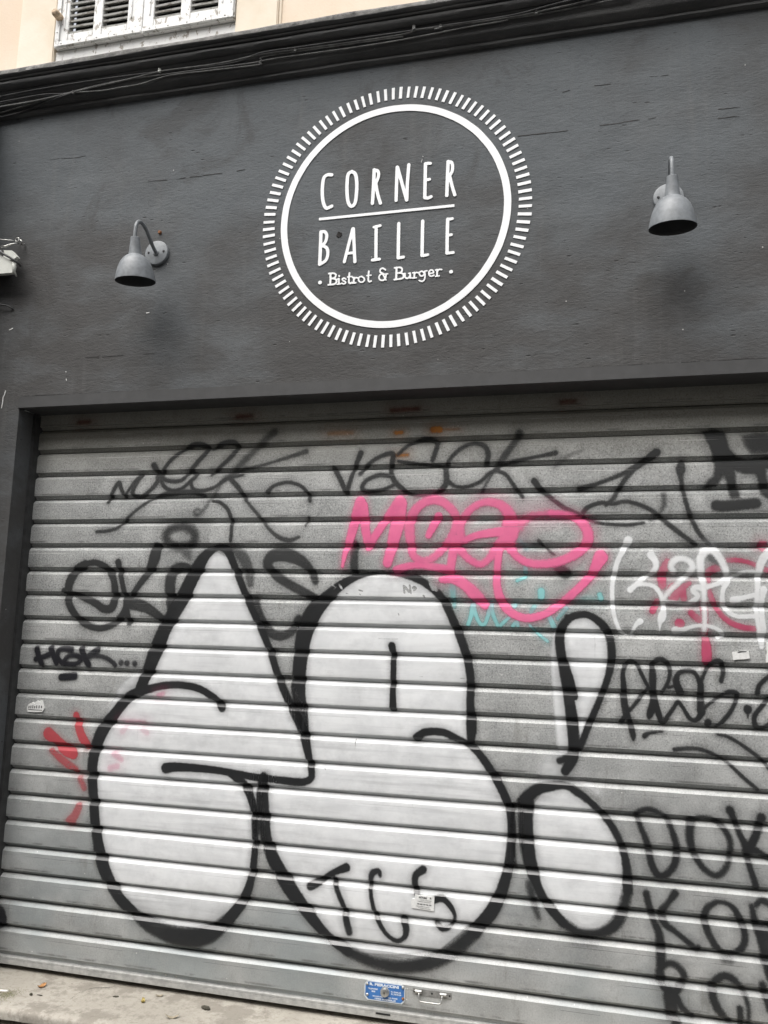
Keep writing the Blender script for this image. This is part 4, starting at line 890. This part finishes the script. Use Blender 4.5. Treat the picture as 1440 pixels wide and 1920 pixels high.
film('graffiti_tag', [
  st(Hz, [(167,152,54),(185,220,52),(215,300,52)], 50, 4, .95), st(Hz, [(155,252,48),(215,235,46),(300,200,46)], 46, 4, .95), st(Hz, [(312,145,56),(340,210,52),(368,288,52)], 50, 4, .95),
  st(Hz, [(522,160,52),(440,147,42),(388,172,44),(385,240,44),(430,292,44)], 44, 4, .95), st(Hz, [(450,268,40),(500,218,42),(590,218,44),(622,260,44),(570,300,40),(450,300,40)], 40, 4, .92), st(Hz, [(630,152,58),(660,230,58),(700,308,58)], 56, 4, .92), st(Hz, [(790,162,62),(720,212,54),(680,240,50)], 50, 4, .9), st(Hz, [(690,240,40),(760,217,40),(860,230,38),(930,268,38),(978,312,44)], 40, 4, .8),
  st(Hz, [(1038,290,54),(1040,292,54)], 54, 5, .7), st(Hz, [(1100,296,54),(1102,296,54)], 54, 5, .75), st(Hz, [(1180,299,52),(1182,299,52)], 52, 5, .75), st(Hz, [(418,440,58),(555,430,60)], 58, 3, .97)],
  S_ink, 9, 'black marker letters HGK with dots and a dash below, at the left edge', .003)
film('graffiti_tag', [st(FULL, [(-4,1715,34),(-2,1722,34)], 30, 6, .8)], S_ink, 9, 'round black blot cut by the left edge')

# ------------------------------------------------------------------ lock plate, pull handle, stickers
def text_mesh(body, name, mat, parent, x, z, y, size, width=None, ang=0., bold=0., depth=.0004, label=None):
    cu = bpy.data.curves.new(name, 'FONT'); cu.body = body; cu.size = size; cu.align_x = 'CENTER'; cu.align_y = 'CENTER'; cu.extrude = depth; cu.offset = bold; cu.resolution_u = 3
    t = bpy.data.objects.new(name, cu); COL.objects.link(t); bpy.context.view_layer.update()
    me = bpy.data.meshes.new_from_object(t.evaluated_get(bpy.context.evaluated_depsgraph_get())); bpy.data.objects.remove(t); bpy.data.curves.remove(cu)
    xs = [v_.co.x for v_ in me.vertices]; sx = (width/(max(xs)-min(xs))) if width else 1.0; pl = world_loc(parent)
    ca, sa = math.cos(ang), math.sin(ang)
    for v_ in me.vertices:
        a, b, c_ = v_.co.x*sx, v_.co.y, v_.co.z
        v_.co = Vector((x+a*ca-b*sa, y-c_, z+a*sa+b*ca))-pl
    me.materials.append(mat); o = bpy.data.objects.new(name, me); COL.objects.link(o); o.parent = parent
    if label: o['label'] = label
    return fixn(o)
YP = YS-DP+.001
x0, x1, z0, z1 = -.816, -.671, 1.5-1.2500, 1.5-1.1870
cxp, czp = (x0+x1)/2, (z0+z1)/2; ch = .011
def octa(gx, gz, ya, yb):
    P = [(x0+gx+ch, z0+gz), (x1-gx-ch, z0+gz), (x1-gx, z0+gz+ch), (x1-gx, z1-gz-ch), (x1-gx-ch, z1-gz), (x0+gx+ch, z1-gz), (x0+gx, z1-gz-ch), (x0+gx, z0+gz+ch)]
    mb = MB(); v = [(x, ya, z) for x, z in P]+[(x, yb, z) for x, z in P]
    return mb.add(v, [tuple(range(8))]+[(i, (i+1) % 8, 8+(i+1) % 8, 8+i) for i in range(8)])
plate = fixn(octa(0, 0, YP-.0030, YP+.001).build('lock_plate', mat_flat('plate_white_edge', (.62, .66, .68), .4, .1, .12, 60, .05), rs, 'blue enamel lock plate with white lettering and a round key cylinder'))
fixn(octa(.0035, .0035, YP-.0036, YP-.0029).build('plate_face', M_plateblue, plate))
cyl = fixn(MB().lathe([(0, .0125), (.011, .0125), (.0135, .011), (.0138, .003), (.0160, .002), (.0165, .0)], (cxp+.001, YP-.003, czp+.001), 'y', 32).build('key_cylinder', M_steel, plate)); smooth_angle(cyl, 40)
kh = MB(); kh.box(cxp+.0003, cxp+.0022, YP-.0159, YP-.0150, czp-.006, czp+.001); kh.lathe([(0, .0007), (.0022, .0006), (.0024, 0)], (cxp+.0012, YP-.0153, czp+.002), 'y', 12)
fixn(kh.build('keyhole', M_dark, plate))
for i, (u_, v_) in enumerate(((688.5, 1844.5), (688.5, 1864.5), (755.5, 1852), (755.5, 1873))):
    c = on_y(u_, v_, YP-.004); mb = MB().lathe([(0, .0045), (.003, .004), (.0048, .0018), (.0054, 0)], (c.x, YP-.0034, c.z), 'y', 16)
    fixn(mb.build('screw', M_steel if i != 3 else M_rust, plate, smooth=True))
YT = YP-.0040
for (b_, xx, zz, sz, wd, bo) in (('R. PIERACCINI', cxp-.002, z1-.0105, .0115, .104, .0005), ('S. A.', cxp+.004, z1-.0205, .0105, .026, .0004), ('TELEPHONE', cxp-.042, czp+.006, .0065, .034, .0001), ('503', cxp-.040, czp-.002, .0062, .013, .0002),
        ('91.78.80.05', cxp+.040, czp+.004, .0062, .036, .0001), ('91.78.90.09', cxp+.041, czp-.003, .0062, .036, .0001), ('BOULEVARD          DES FRERES', cxp+.002, czp-.0165, .0056, .088, .0001), ('13005 MARSEILLE', cxp+.002, z0+.0075, .0066, .074, .0002)):
    text_mesh(b_, 'lettering', M_print, plate, xx, zz, YT, sz, wd, 0, bo, .0003)
# handle
hx0, hx1, hz0, hz1 = -.645, -.510, 1.5-1.2150, 1.5-1.1930
hnd = empty('pull_handle', Vector(((hx0+hx1)/2, YP, (hz0+hz1)/2))-world_loc(rs), None, None); hnd.parent = rs; hnd['label'] = 'small steel pull handle right of the blue lock plate'
mb = MB(); mb.box(hx0, hx1, YP-.0022, YP+.0005, hz0+.001, hz1, .0006); M_back = mat_flat('weathered_steel', (.30, .30, .29), .5, .5, .2, 60, .2); fixn(mb.build('back_plate', M_back, hnd))
for xx in (hx0+.021, hx1-.028):
    mb = MB().tube([(xx-.011, YP-.0065, hz1-.007), (xx+.011, YP-.0065, hz1-.007)], .0062, 14); fixn(mb.build('knuckle', M_steel, hnd, smooth=False))
hl, hr = hx0+.024, hx1-.031
pts = [(hl, YP-.0075, hz1-.007), (hl, YP-.013, hz1-.014), (hl+.001, YP-.017, hz1-.026), (hl+.003, YP-.019, hz1-.031), (hl+.008, YP-.020, hz1-.0335), (hr-.008, YP-.020, hz1-.0335), (hr-.003, YP-.019, hz1-.031), (hr-.001, YP-.017, hz1-.026), (hr, YP-.013, hz1-.014), (hr, YP-.0075, hz1-.007)]
fixn(MB().tube(pts, .0027, 10).build('bail', M_steel, hnd, smooth=True))
for xx in (hx0+.006, (hx0+hx1)/2, hx1-.007): fixn(MB().lathe([(0, .0008), (.0028, .0006), (.0034, 0)], (xx, YP-.0022, hz1-.010), 'y', 12).build('screw', M_dark, hnd))

def sticker(pts_px, T, label, jag=0.0):
    Q = [on_y(T[0]+p[0]/T[2], T[1]+p[1]/T[2], PLANE) for p in pts_px]; n = len(Q); Y = PLANE-.0058
    c = sum((q for q in Q), Vector())/n
    v = [(q.x, Y, q.z) for q in Q]+[(q.x, PLANE+.0006, q.z) for q in Q]
    return fixn(MB().add(v, [tuple(range(n))]+[(i, (i+1) % n, n+(i+1) % n, n+i) for i in range(n)]).build('sticker', M_paper, rs, label)), Y
def on_st(T, u_, v_): return on_y(T[0]+u_/T[2], T[1]+v_/T[2], PLANE)
Sz = (760, 1660, 14.4)
s1, Y1 = sticker([(275,232),(420,262),(600,280),(792,300),(785,500),(776,690),(600,660),(400,630),(180,598),(165,520),(170,400),(205,345),(268,350)], Sz, 'small white printed sticker on the letter S of TCS')
ang = -.13
for b_, u_, v_, sz, wd, bo in (('ACTURE', 480, 325, .0075, .0290, .0004), ('R', 690, 345, .0072, .0055, .0004), ('TOUTES OUVERTURES', 560, 400, .0036, .040, .0), ('PORTES BLINDEES COFFRES', 520, 440, .0036, .046, .0), ('06 60 79 76 79', 520, 510, .0062, .050, .0003), ('DEPANNAGE 24H SUR 24', 480, 565, .0036, .046, .0), ('INTERVENTION RAPIDE', 520, 615, .0034, .044, .0)):
    c = on_st(Sz, u_, v_); text_mesh(b_, 'print', M_ink, s1, c.x, c.z, Y1-.0002, sz, wd, ang*.28, bo, .0002)
s2, Y2 = sticker([(75,800),(68,760),(80,725),(100,712),(112,722),(120,700),(135,702),(145,716),(160,695),(178,682),(195,690),(210,680),(228,684),(236,720),(248,762),(236,785),(222,802),(150,803)], Hz, 'torn white sticker fragment left of the red M')
mb = MB()
for (a, b) in ((85, 772), (105, 772), (125, 772), (145, 772), (165, 772), (190, 772), (215, 770)):
    c = on_st(Hz, a, b-18); d_ = on_st(Hz, a+8, b-34+random.randint(-6, 6)); mb.box(min(c.x, d_.x), max(c.x, d_.x)+.001, Y2-.0005, Y2+.0002, min(c.z, d_.z)-.004, max(c.z, d_.z)+.001)
c = on_st(Hz, 82, 776); d_ = on_st(Hz, 228, 770); mb.box(c.x, d_.x, Y2-.0005, Y2+.0002, c.z-.0012, c.z+.0012)
fixn(mb.build('print', M_ink, s2))
s3, Y3 = sticker([(1152,1028),(1200,1022),(1240,1018),(1284,1016),(1294,1078),(1255,1084),(1200,1086),(1163,1092)], Wz, 'white rectangular label with a black smear, right of the pink drip')
mb = MB(); P_ = [(1192,1028),(1215,1020),(1270,1020),(1262,1028),(1230,1030),(1205,1034)]
Q_ = [on_st(Wz, *p) for p in P_]; mb.add([(q.x, Y3-.0005, q.z) for q in Q_]+[(q.x, Y3+.0002, q.z) for q in Q_], [tuple(range(6))]+[(i, (i+1) % 6, 6+(i+1) % 6, 6+i) for i in range(6)]); fixn(mb.build('print', M_ink, s3))
s4, Y4 = sticker([(1425,950),(1450,948),(1470,1108),(1424,1110),(1422,1060),(1430,1030),(1422,1000)], Wz, 'torn white sticker cut by the right edge of the photo')

# ================================================================== WALL LAMPS
def build_lamp():
    root = empty('wall_lamp', (0, 0, 0), 'x', 'wall lamp', 'gooseneck wall lamps on the charcoal wall')
    pl = MB().lathe([(0, .014), (.046, .014), (.050, .0125), (.0515, .009), (.0515, 0)], (0, 0, 0), 'y', 48)
    plo = fixn(pl.build('wall_plate', M_lamp, root)); smooth_angle(plo, 40)
    for sx in (-1, 1):
        sc_ = fixn(MB().lathe([(0, .003), (.0032, .003), (.0045, .0012), (.0048, 0)], (sx*.034, -.0142, .002), 'y', 12).build('screw', M_ink, plo))
    arm = [(0, -.010, -.003), (0, -.022, .002), (0, -.046, .016), (0, -.072, .036), (0, -.094, .053), (0, -.118, .064), (0, -.142, .066), (0, -.160, .057), (0, -.171, .038), (0, -.1735, .015), (0, -.1735, -.018)]
    P = [tuple(q) for q in catmull(arm, .2)]
    a = fixn(MB().tube(P, .0072, 16).build('arm', M_lamp, root, smooth=True))
    fixn(MB().lathe([(0, .006), (.011, .005), (.013, .0)], (0, -.013, -.003), 'y', 20).build('arm_collar', M_lamp, root, smooth=True))
    # shade: collar cone then bell
    prof = [(.0, -.012), (.015, -.012), (.0178, -.014), (.0190, -.030), (.0235, -.068), (.0262, -.0815), (.0275, -.0825), (.034, -.086), (.046, -.096), (.0565, -.110), (.0645, -.128), (.0710, -.150), (.0755, -.172), (.0765, -.180), (.0770, -.1835), (.0760, -.1845)]
    inn = [(.0748, -.1838), (.0735, -.172), (.0690, -.150), (.0625, -.128), (.054, -.110), (.040, -.094), (.0, -.088)]
    ax = (0, -.1735, .0)
    sh = MB().lathe(prof, ax, 'z', 64); tilt = Matrix.Rotation(math.radians(8), 4, 'X')
    def tl(mb): 
        mb.v = [tilt @ (v_-Vector(ax))+Vector(ax) for v_ in mb.v]; return mb
    sho = fixn(tl(sh).build('shade', M_lamp, root)); smooth_angle(sho, 28)
    fixn(tl(MB().lathe([prof[-1]]+inn, ax, 'z', 64)).build('shade_inside', M_lampin, sho, smooth=True))
    fixn(tl(MB().lathe([(0, -.088), (.019, -.0885), (.019, -.118), (.014, -.119), (0, -.119)], ax, 'z', 24)).build('bulb_socket', M_lampin, sho))
    return root
lampA = build_lamp(); lampA.location = (-1.743, 0, 1.516+RZ)
lampA['label'] = 'left wall lamp, its round plate and curved arm fully visible, beside the white box'
def copy_tree(o, parent=None):
    c = o.copy(); COL.objects.link(c); c.parent = parent
    for ch_ in [q for q in bpy.data.objects if q.parent == o]: copy_tree(ch_, c)
    return c
lampB = copy_tree(lampA); lampB.location = (.236, 0, 1.537+RZ)
lampB['label'] = 'right wall lamp seen end on, its shade hiding the wall plate'

# ================================================================== CABLES ALONG THE CORNICE
def cable(T, P, rad, mat, label, name='cable', off=.004):
    pts = []
    for p in catmull(P, .12):
        q = cornice_hit(T[0]+p[0]/T[2], T[1]+p[1]/T[2], rad+off)
        q += Vector((0, 0, .0012*mnoise.noise(Vector((q.x*6, 1, rad*900)))))
        pts.append(q)
    # ease the jumps where the moulding steps
    for _ in range(22): pts = [pts[0]]+[(pts[i-1]+pts[i]*2+pts[i+1])/4 for i in range(1, len(pts)-1)]+[pts[-1]]
    o = MB().tube(pts, rad, 8).build(name, mat, None, smooth=True)
    return tag(fixn(o), label, 'cable', 'cables clipped along the cornice')
Z1 = (0, 60, 2.88); Z2 = (480, 0, 3); Z3 = (940, 0, 2.88)
def J(*seg): return [(ox+u_/s, oy+v_/s) for (ox, oy, s), P in seg for (u_, v_) in P]
cable(FULL, J((Z1, [(-60,362),(0,350),(230,305),(650,240),(1000,200),(1300,165)]), (Z2, [(0,300),(230,268),(500,228),(830,180),(1050,146),(1440,88)]), (Z3, [(190,50),(330,10),(480,-20)])), .0036, M_cable, 'highest black cable along the cornice')
cable(FULL, J((Z1, [(-60,418),(0,405),(200,372),(330,342),(450,312),(740,247),(870,210),(1200,172)]), (Z2, [(0,310),(220,280),(540,238),(860,190),(885,170),(1000,158),(1440,96)]), (Z3, [(190,66),(400,20),(520,-10)])), .0040, M_cableg, 'dusty grey cable twisting over the clip at the middle of the cornice')
cable(FULL, J((Z1, [(-60,450),(0,440),(230,370),(400,322),(640,262),(860,235),(1100,200),(1440,160)]), (Z2, [(0,325),(220,292),(540,246),(830,205)])), .0032, M_cableg, 'thin grey cable crossing below the other two at the left of the cornice')
cable(FULL, J((Z1, [(-60,392),(0,380),(150,352),(260,334),(340,335),(400,325)]), ), .0034, M_cable, 'short black cable merging into the bundle near the left end of the cornice')
cable(FULL, J((Z1, [(400,326),(560,318),(640,300),(760,285),(900,236),(1050,218),(1300,190),(1440,172)]), (Z2, [(0,345),(400,290),(830,225),(1200,150),(1440,112)]), (Z3, [(0,105),(200,80),(500,20),(700,-20)])), .0032, M_cableg, 'lowest grey cable sagging below the bundle')
cable(FULL, J((Z1, [(-60,475),(0,462),(100,440),(180,410),(330,350),(400,328)]), ), .0045, M_cable, 'thick black cable rising from the left end of the cornice')
for i, (u_, v_, lb) in enumerate(((140, 173, 'cable clip nearest the left end of the cornice'), (301, 132, 'pale cable clip above the louvred window'), (555, 94, 'dark cable clip where three cables cross'), (777, 50, 'bent upright cable clip above the ring emblem'), (827, 50, 'crumpled cable clip right of the bent one'), (1006, 24, 'cable clip farthest right on the cornice'))):
    c = cornice_hit(u_, v_, .009); mb = MB(); h = .020 if i == 3 else .010
    mb.box(c.x-.006, c.x+.006, c.y-.004, c.y+.008, c.z-h*.7, c.z+h*.7, .0018)
    mb.lathe([(0, .004), (.002, .0035), (.003, 0)], (c.x, c.y-.004, c.z+h*.4), 'y', 8)
    if i == 4: mb.box(c.x-.024, c.x-.006, c.y-.002, c.y+.002, c.z-.008, c.z-.003, .001)
    o = fixn(mb.build('cable_clip', M_plastic if i == 1 else M_cableg)); tag(o, lb, 'cable clip', 'clips holding the cornice cables')

# ================================================================== WHITE BOX AT THE LEFT EDGE (cut by the frame)
bx = empty('junction_box', (-2.50, 0, 1.53+RZ), 'weathered white plastic box with a dark strap, cut by the left edge', 'junction box')
def W(u_, v_, Y): return on_y(u_, v_, Y)
yf = -.085
P = [W(-60, 484, yf), W(0, 478, yf), W(24, 491, yf), W(23, 511, yf), W(0, 513, yf), W(-60, 516, yf)]
mb = MB(); n = 6
mb.add([(q.x, yf, q.z) for q in P]+[(q.x, yf+.020, q.z) for q in P], [tuple(range(n))]+[(i, (i+1) % n, n+(i+1) % n, n+i) for i in range(n)])
fixn(mb.build('cover', M_plastic, bx))
P = [W(-60, 464, -.06), W(4, 469, -.06), W(22, 469.5, -.06), W(32, 481, -.06), W(24, 487, -.06), W(-60, 480, -.06)]
mb = MB().add([(q.x, -.06, q.z) for q in P]+[(q.x, -.040, q.z) for q in P], [tuple(range(n))]+[(i, (i+1) % n, n+(i+1) % n, n+i) for i in range(n)])
fixn(mb.build('back_box', M_plastic, bx))
a_ = W(-30, 500, -.03); mb = MB(); mb.box(a_.x-.2, W(14, 500, -.03).x, -.064, -.001, a_.z-.045, a_.z+.05, .003); fixn(mb.build('mount', M_rail, bx))
q = [W(-40, 450, -.092), W(0, 472, -.092), W(22, 485, -.092), W(35, 494, -.088), W(38, 498, -.04)]
fixn(MB().tube(q, .0052, 10).build('strap', M_cable, bx, smooth=True))
fixn(MB().tube([W(26, 493, -.08), W(27, 500, -.082), W(26, 509, -.08), W(31, 518, -.06)], [.008, .009, .007, .003], 10).build('cable_gland', M_plastic, bx, smooth=True))
wr = empty('wire_bracket', (-2.42, 0, 1.62+RZ), 'thin galvanised wire bracket with curled end above the white box', 'bracket')
q = [W(-50, 447, -.05), W(0, 449, -.05), W(20, 450.5, -.045), W(28, 452, -.03), W(36, 458, -.004)]
fixn(MB().tube(q, .0022, 8).build('wire', M_steel, wr, smooth=True))
q = [W(1, 463, -.055), W(10, 462, -.05), W(22, 458, -.045), W(33, 456, -.035)]
fixn(MB().tube(q, [.004, .005, .004, .003], 8).build('flat_arm', M_steel, wr, smooth=True))
cpt = W(32.5, 449.5, -.035); ringp = [(cpt.x+.009*math.cos(a), cpt.y, cpt.z+.009*math.sin(a)) for a in np.linspace(0, 2*math.pi, 17)]
fixn(MB().tube(ringp, .0024, 8).build('eyelet', M_steel, wr, smooth=True))
fixn(MB().tube([W(38, 450, -.035), W(42, 455, -.03), W(40, 459, -.02), W(46, 458, -.004)], [.005, .004, .003, .004], 8).build('hook', M_steel, wr, smooth=True))
q = [W(-60, 575, -.012), W(-20, 568, -.02), W(2, 571, -.022), W(14, 573.5, -.016), W(22, 578, -.008), W(26, 581, .002)]
o = fixn(MB().tube([tuple(k) for k in catmull(q, .25)], .0032, 8).build('wire_stub', M_cable, None, smooth=True)); tag(o, 'cut black wire poking out of the wall below the white box', 'wire')

# ================================================================== DOORSTEP, PAVEMENT, LITTER
ZT = .176
xs = np.arange(-4.6, 4.61, .02); ys = [-.163, -.161, -.156, -.148, -.133, -.13, -.08, 0, .1, .2, .32]
v = []
for x in xs:
    for j, y in enumerate(ys):
        e = max(0, 1-(j/4)); ch_ = .008*max(0, mnoise.noise(Vector((x*3.3, 2, 5))))*2+.004*mnoise.noise(Vector((x*17, 1, 1)))
        z = ZT+.0012*mnoise.noise(Vector((x*4, y*6, 0)))-(.016, .008, .003, .001, 0, 0, 0, 0, 0, 0, 0)[j]
        v.append((x, y+ch_*e, z))
n = len(ys); m = len(xs)
v += [(x, v[i*n][1], ZT-.034+.010*mnoise.noise(Vector((x*8, 3, 3)))) for i, x in enumerate(xs)]
f = [(i*n+j, (i+1)*n+j, (i+1)*n+j+1, i*n+j+1) for i in range(m-1) for j in range(n-1)]+[(m*n+i, m*n+i+1, (i+1)*n, i*n) for i in range(m-1)]
step = empty('doorstep', (-1.4, 0, 0), 'worn pale stone doorstep under the roller shutter', 'doorstep')
fixn(obj('step_top', v, f, M_slab, step, smooth=True))
v = []; zs = np.linspace(0, ZT-.02, 12)
for x in xs:
    for z in zs: v.append((x, -.146-.010*abs(mnoise.noise(Vector((x*12, 1, z*14))))+.006*mnoise.noise(Vector((x*40, 1, z*40))), z))
n = len(zs); fixn(obj('riser', v, [(i*n+j, (i+1)*n+j, (i+1)*n+j+1, i*n+j+1) for i in range(m-1) for j in range(n-1)], M_riser, step, 'rough brown mortar below the doorstep edge'))
mb = MB(); v = [(-60, -60, 0), (60, -60, 0), (60, .4, 0), (-60, .4, 0)]
tag(mb.add(v, [(0, 1, 2, 3)]).build('pavement', M_ground), 'grey asphalt pavement', None, None, 'structure')

# sealed dark room behind the shutter
mb = MB(); mb.add([(-2.6, .315, 0), (1.5, .315, 0), (1.5, .315, 2.6), (-2.6, .315, 2.6)], [(0, 1, 2, 3)]); mb.build('back_wall', M_dark, bld)
# unseen house added across the street to block low sky light
hs = empty('sky_blocker_house', (0, -12, 0), 'plain house added out of view across the street to narrow the sky', 'house')
mb = MB(); mb.box(-22, 22, -20, -11.5, .01, 11); M_hw = mat_flat('beige_house_render', (.34, .31, .27), .9, 0, .1, 2, 0); fixn(mb.build('walls', M_hw, hs))
for i in range(13):
    for j in range(3):
        mb = MB(); mb.box(-19+i*3-.5, -19+i*3+.5, -11.52, -11.46, 1.4+j*3.2, 3.1+j*3.2); fixn(mb.build('window', M_dark, hs))
# crack running across the doorstep
cr = [(370,538),(420,520),(465,490),(500,462),(520,445),(560,430),(620,408),(700,404),(750,402),(775,390)]; v = []
for i, (a, b) in enumerate([tuple(q) for q in catmull(cr, .2)]):
    p = on_z(a/3.6, 1740+b/3.6, ZT+.0012); o_ = .0012+.0016*abs(mnoise.noise(Vector((i*.7, 2, 2)))); jx = .003*mnoise.noise(Vector((i*.9, 5, 5)))
    v += [(p.x+jx, p.y-o_, p.z+.001), (p.x+jx, p.y+o_, p.z+.001)]
n = len(v)//2; obj('crack', v, [(2*i, 2*i+2, 2*i+3, 2*i+1) for i in range(n-1)], M_dark, step, 'dark crack across the doorstep')

def blob(u_, v_, sx, sy, sz, mat, name, label, cat, group=None, flat=False, seed=0, curl=0.0):
    c = on_z(u_, v_, ZT); bm = bmesh.new(); bmesh.ops.create_icosphere(bm, subdivisions=3, radius=1)
    a = seed*1.3
    for q in bm.verts:
        p = q.co.copy(); r = 1+.35*mnoise.noise(p*1.6+Vector((seed, 0, 0)))+.18*mnoise.noise(p*4+Vector((0, seed, 0)))
        x_, y_ = p.x*sx*r, p.y*sy*r; zz = p.z*sz*r+curl*(x_*x_+y_*y_)/(sx*sx)+sz*.7+curl*0
        q.co = Vector((c.x+x_*math.cos(a)-y_*math.sin(a), c.y+x_*math.sin(a)+y_*math.cos(a), ZT+zz))
    return tag(fixn(MB().bm(bm).build(name, mat, None, smooth=True)), label, cat, group)
blob(78, 1851, .017, .010, .0012, M_leaf, 'dead_leaf', 'curled orange brown leaf on the doorstep', 'leaf', 'litter on the doorstep', seed=1, curl=.009)
blob(58, 1866, .006, .0055, .0045, M_leafd, 'pebble', 'small round black pebble below the orange leaf', 'pebble', 'litter on the doorstep', seed=2)
blob(75, 1866.5, .012, .003, .0015, M_leafd, 'twig_scrap', 'dark twig scrap right of the black pebble', 'twig', 'litter on the doorstep', seed=0)
blob(217, 1869.5, .010, .005, .0025, M_leafd, 'pebble', 'flat dark chip alone in the middle of the doorstep', 'pebble', 'litter on the doorstep', seed=5)
blob(268, 1879.5, .013, .007, .0012, M_leafy, 'dead_leaf', 'yellowish leaf scrap on the doorstep', 'leaf', 'litter on the doorstep', seed=4, curl=.010)
blob(299, 1868.5, .013, .008, .0010, M_leafp, 'dead_leaf', 'pale oval leaf close under the shutter', 'leaf', 'litter on the doorstep', seed=10, curl=.006)
blob(385, 1892, .019, .010, .006, M_leafd, 'leaf_clump', 'dark withered clump of leaves on the doorstep', 'leaf clump', 'litter on the doorstep', seed=7)
blob(323, 1909, .024, .007, .0015, M_leafp, 'dead_leaf', 'long dry leaf at the bottom edge of the doorstep', 'leaf', 'litter on the doorstep', seed=.3, curl=.012)
cg = empty('cigarette_butt', on_z(8, 1858, ZT), 'white cigarette butt on the mossy patch of the doorstep', 'cigarette butt', 'litter on the doorstep')
p0, p1, p2 = on_z(-8, 1857, ZT+.004), on_z(0, 1857.4, ZT+.004), on_z(15, 1858.4, ZT+.004)
fixn(MB().tube([p1, p2], .004, 12).build('paper', M_stub, cg)); fixn(MB().tube([p0, p1], .0041, 12).build('filter', M_filter, cg))
# moss on the joint
v = []; 
for i in range(700):
    a = rng.normal(0, 1); b = rng.normal(0, 1); c = on_z(8+a*14, 1866+b*5-a*1.5, ZT); s_ = rng.uniform(.0008, .0022)
    th = rng.uniform(0, 6.28); v.append((c, s_, th))
mb = MB()
for c, s_, th in v:
    d1 = Vector((math.cos(th), math.sin(th), 0))*s_; d2 = Vector((-math.sin(th), math.cos(th), 0))*s_*.5
    mb.add([c-d1+Vector((0, 0, .0012)), c-d2+Vector((0, 0, .0014)), c+d1+Vector((0, 0, .0035)), c+d2+Vector((0, 0, .0014))], [(0, 1, 2, 3)])
tag(mb.build('moss', mat_flat('dull_green_moss', (.17, .17, .07), .95, 0, .4, 200, 0)), 'dull green moss on the doorstep round the cigarette butt', 'moss', None, 'stuff')
bpy.context.view_layer.update()
